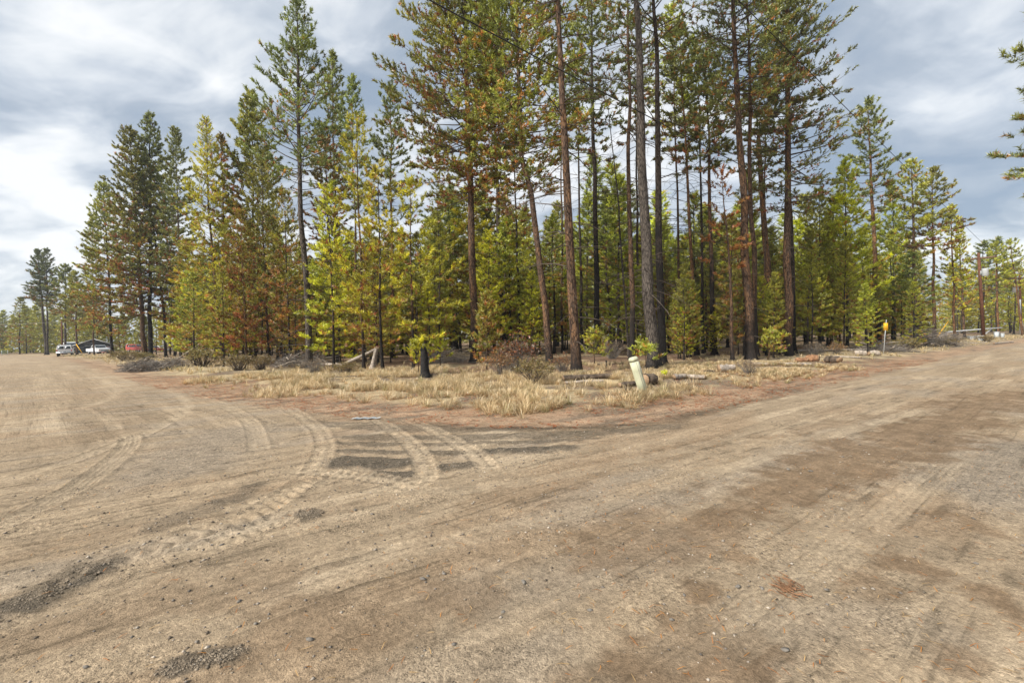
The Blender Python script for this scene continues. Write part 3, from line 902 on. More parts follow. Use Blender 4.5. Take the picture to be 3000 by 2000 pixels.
    return trunk, limbs, crown

def place_pine(meshes, bark_m, loc, label, char=1.5, name='pine_tree', group=None, rz=0.0, scale=None, cat='tree'):
    t = thing(name, label, cat, loc, rz, group, scale)
    tr, li, cr = meshes
    if len(tr.materials) == 0:
        tr.materials.append(bark_m)
    o = add('trunk', tr, t); o['char'] = float(char)
    if li: tag(add('limbs', li, t), kind='stuff')
    if cr: add('crown', cr, t)
    return t

def hero(seed, label, base, top, wpx, cbv, Rc, pal, barkk='bark_brown', char=1.6, mids=(), **kw):
    """a surveyed tree: base / top / crown foot measured on the photograph, built at its own distance and real size"""
    b = gp(*base); y = b[1]
    tp = at_y(top[0], top[1], y)
    H = tp[2]
    pxm = y / FPX
    cz = at_y(base[0], cbv, y)[2]
    ctrl = [(0, 0, -0.3), (0, 0, 0)]
    rng = random.Random(seed)
    for (mu, mv) in mids:
        q = at_y(mu, mv, y); ctrl.append((q[0] - b[0], rng.uniform(-0.15, 0.15), q[2]))
    ctrl.append((tp[0] - b[0], rng.uniform(-0.4, 0.4), H))
    r0 = wpx * pxm * 0.5 * 0.80
    ms = build_pine(seed, ctrl, r0, H, max(0.4, cz), Rc, pal, **kw)
    return place_pine(ms, M[barkk], (b[0], b[1], gz1(b[0], b[1])), label, char)

OPEN = dict(dens=7.0, pw=0.50, e0=-12, e1=48, tuft=0.19, K=10, wid=0.050)
FULL = dict(dens=10.5, pw=0.70, e0=0, e1=52, tuft=0.20, K=12, wid=0.040, dead=8, dead_len=0.8)
ASC = dict(dens=9.5, pw=0.70, e0=8, e1=62, tuft=0.20, K=12, wid=0.048)
FARO = dict(dens=4.4, pw=0.6, e0=-10, e1=48, tuft=0.30, K=9, wid=0.088, sub=0.36, dead=10)
FARF = dict(dens=6.0, pw=0.8, e0=0, e1=50, tuft=0.30, K=9, wid=0.088, sub=0.36, dead=6, dead_len=0.8)
def S_(d, **k):
    q = dict(d); q.update(k); return q

# left end of the wood, along the left road
hero(101, 'tall pine with bare charred lower trunk beside the parked faded red car', (330, 1047), (302, 540), 10, 985, 4.4, 'mixed', 'bark_black', 7, **S_(FARO, dens=10, e0=-14, wid=0.10))
hero(102, 'thick brown-grey trunk pine, left of the pair beside the brush pile', (424, 1050), (386, 385), 16, 930, 5.0, 'mixed', 'bark_brown', 1.2, **S_(FARO, dens=10.5, wid=0.10, dead=34, dead_len=2.2))
hero(103, 'black trunk pine, right of the pair beside the brush pile, tallest pointed top', (441, 1049), (432, 335), 15, 880, 4.4, 'green', 'bark_black', 6, **S_(FARO, dens=9.5, wid=0.10))
hero(104, 'slim black leaning pine behind the brush pile', (486, 1048), (420, 470), 10, 700, 2.4, 'green', 'bark_black', 5, mids=[(478, 930), (455, 740)], **S_(FARO, dens=5.4))
hero(105, 'very thin straight pine between the leaning black pine and the yellow pine', (498, 1044), (494, 520), 6, 720, 1.7, 'green', 'bark_grey', 3, **S_(FARO, dens=4.9))
hero(106, 'dark pine with narrow pointed crown just left of the yellow pine', (530, 1050), (512, 380), 9, 860, 3.2, 'green', 'bark_brown', 2, **S_(FARO, dens=8.5, wid=0.10))
# yellow and rusty thicket
hero(110, 'yellow-orange pine with foliage down to the ground beside the brown shrubs', (655, 1066), (596, 350), 12, 1030, 3.3, 'yellow', 'bark_brown', 2, mids=[(632, 850), (612, 620)], **S_(FULL, dens=11, lo_r=0.9))
hero(111, 'brown-trunked pine with thin grey top behind the yellow pine', (680, 1062), (640, 400), 12, 700, 1.5, 'scorch', 'bark_brown', 4, mids=[(668, 850), (652, 600)], **S_(FARO, dens=5.4, dead=30))
hero(112, 'olive pine with broad ragged crown between the yellow pine and the grey trunk', (748, 1060), (738, 282), 11, 880, 3.8, 'mixed', 'bark_brown', 2, **S_(FARO, dens=9.5, e1=58, wid=0.10))
hero(113, 'light green pine with rusty skirts left of the big grey trunk', (790, 1072), (772, 455), 9, 1030, 3.0, 'mixed', 'bark_brown', 2, **S_(FULL, dens=11, dead=14, lo_r=0.9))
hero(114, 'short rusty pine at the grass edge left of the big grey trunk', (725, 1076), (705, 620), 8, 1040, 2.0, 'rusty', 'bark_brown', 1, **S_(FULL, dens=10.6))
hero(115, 'rust and green pine leaning on the big grey trunk', (848, 1076), (828, 560), 8, 1000, 1.9, 'rusty', 'bark_black', 3, **S_(FULL, dens=8.8, dead=26, dead_len=1.4))
hero(116, 'low green pine beside the fallen grey pole', (560, 1066), (548, 800), 6, 1045, 1.7, 'lime', 'bark_brown', 0.8, **S_(FULL, dens=12.5))
hero(120, 'tall pine with smooth grey trunk and upswept pointed crown', (906, 1080), (868, -5), 25, 560, 3.5, 'green', 'bark_grey', 0.9, mids=[(898, 850), (884, 640), (876, 400)], **S_(ASC, dead=52, dead_len=2.0, lo_r=0.75))
hero(121, 'pine with twin-pointed top right of the grey trunk, dark and slender', (986, 1050), (980, 175), 12, 620, 2.7, 'green', 'bark_brown', 3, **S_(FARO, dens=7.6, e1=55))
hero(122, 'slender dark pine close right of the twin-pointed pine', (1046, 1055), (1032, 236), 10, 640, 2.0, 'green', 'bark_brown', 3, **S_(FARO, dens=6.8, e1=58))
hero(123, 'scorched dark pine with crooked trunk behind the bright green saplings', (990, 1068), (955, 420), 14, 800, 2.2, 'scorch', 'bark_black', 6, mids=[(1000, 820), (965, 700)], **S_(FARO, dens=8.8, dead=40, tuft=0.2))
hero(124, 'reddish trunk pine with open pointed crown left of the central clump', (1152, 1052), (1140, 250), 13, 700, 2.6, 'green', 'bark_orange', 2, **S_(FARO, dens=7.3, e1=55))
# bright young pines
hero(130, 'bright yellow-green young pine beside the broken grey stump', (1066, 1086), (1046, 345), 11, 1010, 2.1, 'bright', 'bark_brown', 2.2, **S_(FULL, dens=6.2, tuft=0.20, wid=0.036, K=14, pw=0.5, e0=-10))
hero(131, 'bright green young pine just right of the broken grey stump', (1121, 1088), (1110, 500), 11, 1020, 1.9, 'yellow', 'bark_black', 2.4, **S_(FULL, dens=6.2, tuft=0.20, wid=0.036, K=14, pw=0.5, e0=-10))
hero(132, 'bright green young pine behind the charred stump, long branches to the right', (1211, 1086), (1200, 540), 11, 1000, 2.0, 'bright', 'bark_brown', 3, asym=(0.0, 0.35), **S_(FULL, dens=6.0, tuft=0.20, wid=0.036, K=14, pw=0.5, e0=-8))
hero(133, 'yellow-green young pine between the grey trunk and the leaning log', (978, 1084), (962, 560), 9, 1050, 1.9, 'bright', 'bark_black', 2, **S_(FULL, dens=7.5, tuft=0.20, wid=0.036, K=14, pw=0.55, e0=-10))
hero(134, 'thin pale green young pine behind the bright ones, left of the central clump', (1290, 1062), (1282, 520), 7, 860, 1.6, 'lime', 'bark_black', 3, **S_(FULL, dens=7.5))
# central clump
hero(140, 'stout pine with dense hanging green and rust crown, left trunk of the central clump', (1390, 1070), (1352, -380), 30, 590, 4.2, 'crown', 'bark_brown', 2.2, asym=(math.pi, 0.22), **S_(OPEN, dens=16.0, pw=0.42, tuft=0.21, K=12, wid=0.056, dead=26, dead_len=2.2))
hero(141, 'dark charred pine standing behind the hanging rusty crown', (1474, 1040), (1432, -120), 19, 620, 2.6, 'scorch', 'bark_black', 9, **S_(FARO, dens=6.8, dead=26, dead_len=1.8))
hero(142, 'slim black pine behind, between the forked trunk and the charred pine', (1522, 1040), (1503, 300), 11, 720, 2.0, 'mixed', 'bark_black', 8, **S_(FARO, dens=6.8))
hero(143, 'leaning pine whose trunk kinks and forks below its dense crown', (1612, 1072), (1500, -330), 27, 540, 3.8, 'crown', 'bark_brown', 1.4, mids=[(1578, 760), (1556, 560), (1530, 470)], **S_(OPEN, dens=16.0, pw=0.45, tuft=0.21, K=12, wid=0.056, dead=12))
hero(144, 'big bare-trunked brown pine nearest the road, left of the utility post', (1690, 1101), (1632, -420), 38, 60, 3.4, 'mixed', 'bark_brown', 1.2, mids=[(1668, 700), (1648, 300)], **S_(OPEN, dead=80, dead_len=2.4))
hero(145, 'straight charred pine between the big bare-trunked pine and the thick grey one', (1753, 1040), (1728, -160), 22, 480, 3.0, 'green', 'bark_black', 9, **S_(FARO, dens=5.9, dead=80, dead_len=2.4))
hero(146, 'pine with rust-red clinging needle tufts left of the thick grey trunk', (1852, 1062), (1832, -260), 21, 300, 3.0, 'green', 'bark_brown', 3, **S_(OPEN, dens=5.6, dead=90, dead_len=2.3))
hero(147, 'thickest straight grey trunk, bare to the top of the picture', (1916, 1083), (1856, -420), 46, -60, 3.6, 'green', 'bark_grey', 0.7, mids=[(1895, 700), (1872, 300)], **S_(OPEN, dead=46, dead_len=2.2))
hero(148, 'dark red-brown trunk touching the thickest grey trunk', (1940, 1075), (1908, -330), 30, 160, 3.2, 'green', 'bark_black', 6, **S_(OPEN, dens=6.2, dead=70, dead_len=2.3))
hero(149, 'orange-barked slender pine right of the thick grey pair', (2042, 1046), (1984, 90), 15, 520, 2.4, 'green', 'bark_orange', 3, **S_(FARO, dens=6.2, dead=60, dead_len=2.2))
hero(150, 'thin dark pine just right of the orange-barked slender one', (2062, 1040), (2046, 120), 12, 480, 2.2, 'green', 'bark_black', 5, **S_(FARO, dens=6.2, dead=50, dead_len=2.0))
hero(151, 'dark pine with rusty tufts halfway up its trunk', (2094, 1043), (2070, 160), 19, 500, 2.4, 'green', 'bark_brown', 6, **S_(FARO, dens=6.2, dead=60, dead_len=2.2))
hero(152, 'small dead pine with sparse rust-red needles', (2147, 1062), (2126, 500), 13, 780, 1.3, 'dead', 'bark_brown', 1.2, **S_(OPEN, dens=5.0, dead=26, dead_len=1.0))
hero(153, 'stout leaning pine of the right-hand pair, brown bark, open crown', (2201, 1057), (2128, -330), 33, 380, 3.7, 'green', 'bark_brown', 2.0, mids=[(2188, 750), (2165, 420)], **S_(OPEN, dens=9.5, dead=30, dead_len=1.8))
hero(154, 'second trunk of the right-hand pair, upright and red-brown', (2214, 1050), (2178, -260), 20, 330, 3.3, 'green', 'bark_brown', 3.0, **S_(OPEN, dens=8.0, dead=18, dead_len=1.6))
hero(155, 'snapped pine with pale orange broken top', (2266, 1034), (2222, 392), 24, 600, 0.9, 'mixed', 'bark_orange', 5.0, tip=0.45, **S_(OPEN, dens=2.8, dead=36, dead_len=1.7))
hero(156, 'red-brown pine with long green branches reaching over the right road', (2308, 1046), (2304, -240), 30, 620, 3.8, 'green', 'bark_brown', 1.6, asym=(0.0, 0.25), **S_(OPEN, dens=9.5, dead=30, dead_len=1.9))
hero(157, 'dark trunk close behind the red-brown pine by the long fallen log', (2326, 1040), (2292, -60), 17, 420, 2.4, 'green', 'bark_black', 4.0, **S_(FARO, dens=5.9, dead=14))
hero(158, 'thin pale dead snag leaning between the charred pine and the rust-tufted pine', (1842, 1046), (1768, 200), 9, 200, 0.0, 'green', 'bark_grey', 0.1, mids=[(1812, 600)], **S_(FARO, dead=14, dead_len=0.8))
hero(159, 'thin dark pine behind the big bare-trunked brown pine', (1706, 1036), (1690, 60), 11, 420, 2.4, 'green', 'bark_black', 5, **S_(FARO, dens=5.0, dead=50, dead_len=2.0))
hero(172, 'thin brown pine between the leaning forked pine and the charred pine', (1648, 1038), (1640, 200), 10, 480, 2.3, 'green', 'bark_brown', 4, **S_(FARO, dens=5.0, dead=40, dead_len=1.8))
hero(173, 'thin dark pine just left of the thickest grey trunk', (1872, 1036), (1858, 60), 11, 430, 2.4, 'green', 'bark_black', 5, **S_(FARO, dens=5.0, dead=50, dead_len=2.0))
hero(174, 'tall thin pine with feathery crown right of the thick grey pair', (1996, 1040), (1972, 20), 11, 420, 2.6, 'lime', 'bark_brown', 4, **S_(FARO, dens=5.6, dead=50, dead_len=2.0))
hero(175, 'tall thin pine with feathery crown behind the snapped pine', (2240, 1036), (2236, 180), 10, 520, 2.6, 'green', 'bark_brown', 4, **S_(FARO, dens=5.6, dead=40, dead_len=1.8))
# right end of the wood
hero(160, 'broad bright green pine with foliage to the ground behind the long fallen log', (2482, 1026), (2468, 482), 11, 975, 2.9, 'bright', 'bark_grey', 2, **S_(FULL, dens=9.5, tuft=0.24, wid=0.060))
hero(161, 'medium green pine left of the broad bright one', (2404, 1028), (2398, 560), 9, 980, 2.1, 'lime', 'bark_grey', 2, **S_(FULL, dens=10.0, tuft=0.24, wid=0.060))
hero(162, 'low bushy green pine beside the foot of the red-brown pine', (2366, 1034), (2362, 690), 8, 990, 1.7, 'lime', 'bark_grey', 1, **S_(FULL, dens=10.0, tuft=0.22, wid=0.055))
hero(163, 'tall pine with orange trunk and open top standing behind the yellow sign', (2574, 1013), (2544, 298), 19, 620, 2.9, 'green', 'bark_orange', 4, **S_(FARO, dens=7.6, lo_r=0.8))
hero(164, 'young green pine right of the yellow sign', (2622, 1010), (2604, 540), 9, 900, 2.0, 'lime', 'bark_grey', 2, **S_(FARF, dens=6.5))
hero(165, 'dark-trunked pine with crooked open crown behind the grey brush heap', (2688, 1006), (2660, 482), 15, 760, 3.1, 'lime', 'bark_brown', 3, **S_(FARO, dens=7.6, dead=24, dead_len=2.0))
hero(166, 'red-trunked pine with open crown right of the crooked one', (2738, 1003), (2726, 505), 12, 740, 3.0, 'mixed', 'bark_orange', 2, **S_(FARO, dens=7.6))
hero(167, 'yellow-green pine with pinkish straight trunk left of the leaning guy wire', (2797, 1000), (2782, 610), 9, 880, 1.9, 'bright', 'bark_orange', 0.5, **S_(FARF, dens=6.0))
hero(168, 'yellow-green pine just behind the near utility pole', (2826, 990), (2812, 640), 8, 930, 2.2, 'bright', 'bark_brown', 1, **S_(FARF, dens=6.0))
hero(169, 'pine with pale bare trunk between the two utility poles', (2926, 985), (2912, 718), 8, 850, 2.6, 'lime', 'bark_orange', 0.5, **S_(FARO, dens=7.4))
hero(170, 'open-crowned pine behind the far utility pole', (2996, 984), (2964, 706), 8, 850, 2.8, 'lime', 'bark_orange', 0.5, **S_(FARO, dens=6.8))
# across the right road: only its branch ends reach into view
bm = build_pine(171, [(0, 0, -0.3), (0, 0, 0), (0.1, 0, 12.5)], 0.2, 12.5, 4.9, 2.5, 'green', **S_(OPEN, dens=15, K=14, wid=0.028, tuft=0.19, pw=0.35, sub=0.15))
place_pine(bm, M['bark_brown'], (17.15, 12.8, gz1(17.15, 12.8)), 'near pine whose branch ends hang against the grey sky across the road', 0.5)

# far left, beyond the parked vehicles
hero(180, 'tall twin-topped pine beyond the left utility pole', (136, 1040), (114, 735), 10, 900, 3.0, 'dark', 'bark_grey', 1, **S_(FARO, dens=8.1, tuft=0.42, wid=0.10))
hero(181, 'tall pointed pine behind the parked white truck', (191, 1039), (190, 780), 8, 930, 4.2, 'green', 'bark_grey', 1, **S_(FARO, dens=8.1, tuft=0.42, wid=0.10))
hero(182, 'second stem of the twin-topped pine, leaning right', (140, 1040), (136, 733), 7, 890, 2.6, 'dark', 'bark_grey', 1, **S_(FARO, dens=6.8, tuft=0.42, wid=0.10))
hero(183, 'brown trunk pine right of the parked white truck beside the house', (226, 1040), (222, 800), 7, 960, 3.2, 'mixed', 'bark_brown', 1, **S_(FARO, dens=6.8, tuft=0.42, wid=0.10))
hero(184, 'slender open pine standing in front of the house gable', (276, 1041), (272, 640), 5, 960, 2.6, 'mixed', 'bark_brown', 1, **S_(FARO, dens=5.4, tuft=0.42, wid=0.10))

# ---- look-alike stems of the thicket: copies of a few kinds, each tree its own object
rng = np.random.default_rng(7)
PROTO = []
for k, (pal, H, cb, Rc, dens) in enumerate([('lime', 12, 0.9, 1.9, 7.2), ('lime', 12, 2.2, 1.7, 6.6), ('mixed', 12, 1.6, 1.7, 6.6), ('bright', 12, 0.9, 2.0, 7.2), ('rusty', 12, 0.9, 1.6, 6.5), ('green', 12, 4.6, 1.9, 7)]):
    PROTO.append(build_pine(300 + k, [(0, 0, -0.3), (0, 0, 0), (rng.uniform(-.3, .3), rng.uniform(-.3, .3), H)], 0.085, H, cb, Rc, pal, dens=dens, pw=0.7, e0=-4, e1=50, tuft=0.27, K=17, wid=0.046, sub=0.34, dead=16, dead_len=1.0, sides=8))
for p in PROTO:
    p[0].materials.append(M['bark_black'])
KIND_LABEL = ['slim green young pine in the thicket behind the roadside trunks', 'slim bare-footed green pine in the thicket behind the roadside trunks', 'slim green and rust pine in the thicket behind the roadside trunks',
              'slim yellow-green pine in the thicket behind the roadside trunks', 'slim rust-coloured pine in the thicket behind the roadside trunks', 'slim dark pine with high crown in the thicket behind the roadside trunks']
LAND = [(655, 'the yellow-orange pine'), (790, 'the light green pine with rusty skirts'), (906, 'the smooth grey trunk'), (1066, 'the bright yellow-green young pine'), (1211, 'the charred stump'),
        (1390, 'the stout pine with hanging crown'), (1512, 'the tall rusty shrub'), (1612, 'the leaning forked pine'), (1690, 'the big bare-trunked brown pine'), (1753, 'the straight charred pine'),
        (1916, 'the thickest grey trunk'), (2042, 'the orange-barked slender pine'), (2147, 'the small dead pine'), (2201, 'the right-hand trunk pair'), (2308, 'the red-brown pine'),
        (2482, 'the broad bright green pine'), (2574, 'the yellow sign'), (2688, 'the grey brush heap')]
HUE = ['green', 'bare-footed green', 'green-and-rust', 'yellow-green', 'rust-coloured', 'dark high-crowned']
def land_label(u, H, k, what='pine in the thicket behind'):
    return ('low' if H < 6 else 'mid-height' if H < 11 else 'tall') + ' slim ' + HUE[k] + ' ' + what + ' ' + min(LAND, key=lambda q: abs(q[0] - u))[1]
def thicket(u, y, H, k, rz, group='young pines of the thicket', label=None, wide=1.0):
    p = on_ground(u, y)
    if road_sd(np.array([p[0]]), np.array([p[1]]))[0] < 2.5: return None
    s = H / 12.0
    return place_pine(PROTO[k], M['bark_black'], (p[0], p[1], gz1(p[0], p[1])), label or KIND_LABEL[k], rng.uniform(0.5, 4), 'young_pine', group, rz, (s * wide, s * wide, s))
cnt = 0
for ring, (y0, y1, n, h0, h1) in enumerate([(27, 36, 44, 3.5, 8.5), (36, 50, 80, 6, 12.5), (50, 72, 88, 9, 16), (72, 105, 66, 13, 19)]):
    for q in range(n):
        u = 560 + (2700 - 560) * (q + rng.uniform(0, 1)) / n
        y = rng.uniform(y0, y1)
        if q % 6 == 0 and u > 1300: u = rng.uniform(600, 1300)          # the left half is the thicker
        if 1330 < u < 1960 and y < 33: continue
        k = int(rng.choice(6, p=[0.27, 0.20, 0.17, 0.14, 0.10, 0.12])) if u > 1300 else int(rng.choice(6, p=[0.18, 0.12, 0.26, 0.18, 0.18, 0.08]))
        H = rng.uniform(h0, h1) * (1.32 if 1250 < u < 2380 and ring > 0 else 1.0)
        if thicket(u, y, H, k, rng.uniform(0, 6.28), label=land_label(u, H, k), wide=rng.uniform(1.05, 1.5) * (1.0, 1.1, 1.15, 1.25)[ring]): cnt += 1
# low saplings in the middle distance right of the thick grey trunk
for q in range(18):
    u = rng.uniform(1960, 2320); y = rng.uniform(25, 34); 
    H = rng.uniform(2.2, 5.2); k = int(rng.choice([0, 0, 2, 4, 3]))
    thicket(u, y, H, k, rng.uniform(0, 6.28), 'low saplings right of the grey trunk', land_label(u, H, k, 'sapling in the opening near').replace('low slim', 'waist-high' if H < 3 else 'head-high' if H < 4 else 'bushy'), 1.25)
# wood closing the view at the far left and the far right
for q in range(34):
    u = rng.uniform(-160, 330); y = rng.uniform(132 if u > 140 else 108, 168)
    p = on_ground(u, y); H = rng.uniform(12, 17) + max(0, (u - 60) * 0.01)
    s = H / 12
    place_pine(PROTO[int(rng.choice([0, 1, 2, 5]))], None, (p[0], p[1], 0.0), 'hazy far pine in the wood beyond the parked vehicles', 1.0, 'far_pine', 'far pines beyond the vehicles', rng.uniform(0, 6.28), (s * 1.6, s * 1.6, s))
for q in range(30):
    u = rng.uniform(2790, 3130); y = rng.uniform(76, 135)
    p = on_ground(u, y)
    if road_sd(np.array([p[0]]), np.array([p[1]]))[0] < 3: continue
    s = rng.uniform(11, 19) / 12
    place_pine(PROTO[int(rng.choice([0, 1, 3, 5]))], None, (p[0], p[1], gz1(p[0], p[1])), 'far pine closing the view behind the utility poles', 1.0, 'far_pine', 'far pines behind the utility poles', rng.uniform(0, 6.28), (s * 1.5, s * 1.5, s))
for q in range(14):
    u = rng.uniform(500, 680); y = rng.uniform(58, 100)
    thicket(u, y, rng.uniform(7, 13), int(rng.choice([0, 1, 2, 5])), rng.uniform(0, 6.28), 'young pines behind the black trunks', 'green pine showing between the black trunks near the brush pile', 1.4)

for u, y, H, k in ((432, 66, 5.5, 2), (458, 74, 7.0, 0), (500, 62, 5.0, 2), (516, 70, 8.0, 0), (540, 60, 6.0, 3), (352, 84, 6.5, 2), (366, 92, 8.0, 1)):
    thicket(u, y, H, k, u * 0.7, 'young pines behind the black trunks', HUE[k] + ' undergrowth pine between the charred trunks by the branch heap', 1.5)
# the wood far behind, one unbroken mass
V_, F_, C_ = [], [], []
fw = Buf()
for q in range(150):
    u = -350 + 3500 * (q + rng.uniform(0, 1)) / 150; y = rng.uniform(128, 170); p = on_ground(u, y); H = rng.uniform(9, 15)
    m = 230; hz = rng.uniform(0, 1, m) ** 1.15; rr = 3.4 * (1 - hz) ** 0.7 * np.sqrt(rng.uniform(0.1, 1, m)); an = rng.uniform(0, 6.28, m)
    P = np.stack([p[0] + rr * np.cos(an), p[1] + rr * np.sin(an), 0.2 + hz * H], 1)
    A = np.stack([np.cos(an), np.sin(an), rng.uniform(0.1, 0.8, m)], 1)
    g0, y0_ = np.array(PAL['lime'][0]), np.array(PAL['lime'][1]); f = rng.uniform(0, 1, (m, 1)) * 0.8
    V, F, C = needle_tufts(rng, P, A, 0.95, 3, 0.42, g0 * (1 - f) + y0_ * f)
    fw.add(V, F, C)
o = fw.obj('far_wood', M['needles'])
tag(o, 'unbroken green wood far behind the thicket', 'wood', kind='stuff')

# ------------------------------------------------------------------ saplings in front of the wood
SAP = dict(dens=16, pw=0.6, e0=5, e1=65, tuft=0.17, K=14, wid=0.030, sub=0.16, dead=3, dead_len=0.4, sides=8, lo_r=0.9)
hero(201, 'chest-high pine sapling, green with rust-brown middle, beside the rusty shrub', (1426, 1097), (1428, 882), 5, 1080, 0.62, 'rusty', 'bark_brown', 0.2, **S_(SAP, dens=22))
hero(202, 'small bushy pine sapling between the big bare trunk and the charred trunk', (1742, 1078), (1742, 992), 4, 1074, 0.75, 'lime', 'bark_brown', 0.2, **S_(SAP, dens=24))
hero(203, 'small pine sapling sprouting round the charred stump', (1226, 1102), (1230, 1022), 4, 1092, 0.55, 'bright', 'bark_brown', 0.2, **S_(SAP, dens=24))
hero(204, 'thin pine sapling right of the charred stump', (1290, 1076), (1292, 990), 3, 1068, 0.45, 'bright', 'bark_brown', 0.2, **S_(SAP, dens=16))
hero(205, 'knee-high bright green pine seedling behind the utility post', (1944, 1130), (1945, 1096), 2, 1126, 0.22, 'bright', 'bark_brown', 0.1, **S_(SAP, dens=36, tuft=0.11, wid=0.02))
hero(206, 'small green pine sapling at the foot of the right-hand pair', (2250, 1058), (2252, 988), 4, 1054, 0.6, 'lime', 'bark_brown', 0.2, **S_(SAP, dens=22))
hero(207, 'green sapling hiding the foot of the thickest grey trunk', (1893, 1090), (1890, 1028), 3, 1088, 0.42, 'lime', 'bark_brown', 0.1, **S_(SAP, dens=24))

# ------------------------------------------------------------------ shrubs
def shrub_mesh(seed, H, Rr, leafc, n=90, leaves=26, lw=0.045):
    rg = np.random.default_rng(seed); tw = Buf(); lv = Buf()
    for k in range(n):
        a = rg.uniform(0, 6.283); r = Rr * math.sqrt(rg.uniform(0.02, 1)); h = H * (1 - 0.45 * (r / Rr) ** 2) * rg.uniform(0.6, 1.08)
        tip = np.array((r * math.cos(a), r * math.sin(a), h)); b = np.array((0.22 * tip[0], 0.22 * tip[1], -0.03))
        md = b * 0.4 + tip * 0.6 * np.array((0.8, 0.8, 1.0)) + rg.normal(0, 0.04, 3)
        tw.tube([b, md, tip], [0.009, 0.006, 0.002], 3, cap=False)
        for q in range(3):
            f = rg.uniform(0.35, 0.95); p0 = md * (1 - f) + tip * f; p1 = p0 + np.array((rg.normal(0, .12), rg.normal(0, .12), rg.uniform(0.02, .2))) * H
            tw.tube([p0, p1], [0.004, 0.0015], 3, cap=False)
            m = leaves // 3
            t = rg.uniform(0.1, 1.05, (m, 1)); P = p0 * (1 - t) + p1 * t + rg.normal(0, 0.025, (m, 3))
            D = rg.normal(0, 1, (m, 3)); D[:, 2] += 0.5; D /= np.linalg.norm(D, axis=1, keepdims=True)
            S = np.cross(D, rg.normal(0, 1, (m, 3))); S /= np.linalg.norm(S, axis=1, keepdims=True)
            l = lw * rg.uniform(0.6, 1.4, (m, 1))
            V = np.stack([P - S * l * 0.35, P + S * l * 0.35, P + D * l], 1).reshape(-1, 3)
            c = np.array(leafc)[rg.integers(0, len(leafc), m)] * rg.uniform(0.7, 1.25, (m, 1))
            lv.add(V, np.arange(3 * m).reshape(-1, 3), np.repeat(c, 3, 0))
    return tw.mesh('twigs', M['twig_grey' if seed % 2 else 'twig']), lv.mesh('leaves', M['leaf'])
RU = [(0.34, 0.155, 0.065), (0.26, 0.13, 0.06), (0.20, 0.15, 0.07)]
OL = [(0.33, 0.25, 0.10), (0.26, 0.18, 0.075), (0.23, 0.20, 0.08)]
GY = [(0.24, 0.18, 0.12), (0.30, 0.22, 0.13)]
SH = {'rust': shrub_mesh(11, 1.0, 0.62, RU, 80, 18, 0.05), 'olive': shrub_mesh(12, 1.0, 0.95, OL, 110, 21, 0.05), 'grey': shrub_mesh(13, 1.0, 0.9, GY, 90, 9, 0.045)}
def shrub(u, v, kind, H, wide, label):
    p = gp(u, v); t = thing('shrub', label, 'shrub', (p[0], p[1], gz1(p[0], p[1])), (u * 7.3) % 6.28, None, (H * wide, H * wide, H))
    for nm, me in zip(('twigs', 'leaves'), SH[kind]):
        tag(add(nm, me, t), kind='stuff')
    return t
shrub(1512, 1095, 'rust', 1.75, 1.0, 'tall rusty-leaved shrub between the sapling and the leaning forked pine')
shrub(1466, 1104, 'rust', 1.0, 0.9, 'low rusty shrub at the foot of the chest-high sapling')
shrub(1565, 1128, 'olive', 0.85, 0.85, 'olive-yellow twiggy shrub in the grass before the leaning forked pine')
shrub(1648, 1092, 'rust', 0.8, 1.1, 'brown dry shrub between the two leaning trunks')
shrub(594, 1078, 'olive', 1.35, 0.9, 'yellow-brown shrub beside the fallen grey pole')
shrub(700, 1090, 'olive', 0.95, 0.95, 'brown shrub in front of the short rusty pine')
shrub(764, 1088, 'olive', 0.85, 0.95, 'brown twiggy shrub left of the smooth grey trunk')
shrub(372, 1060, 'olive', 1.15, 1.5, 'wide brown shrub in front of the red van')
shrub(428, 1058, 'olive', 0.9, 1.2, 'brown shrub at the foot of the black trunk pair')
shrub(2196, 1104, 'grey', 0.55, 1.0, 'low grey-brown shrub in the straw by the right road')
shrub(2651, 1034, 'olive', 0.95, 0.95, 'brown shrub beside the yellow sign')
shrub(1795, 1056, 'grey', 1.15, 0.9, 'grey leafless shrub behind the utility post')
shrub(1336, 1066, 'grey', 0.8, 1.2, 'grey brush under the hanging rusty crown')
shrub(2450, 1040, 'rust', 0.8, 1.1, 'rusty low brush behind the long fallen log')
shrub(2385, 1044, 'grey', 0.8, 1.1, 'grey low brush behind the thick end of the fallen log')
shrub(2890, 1004, 'olive', 0.7, 1.2, 'brown shrub at the foot of the near utility pole')
shrub(1010, 1098, 'olive', 0.6, 1.4, 'low brown brush beside the bright green young pines')
shrub(920, 1096, 'grey', 0.7, 1.3, 'grey brush at the foot of the smooth grey trunk')
shrub(2770, 1018, 'olive', 0.8, 1.2, 'brown shrub in front of the grey brush heap')

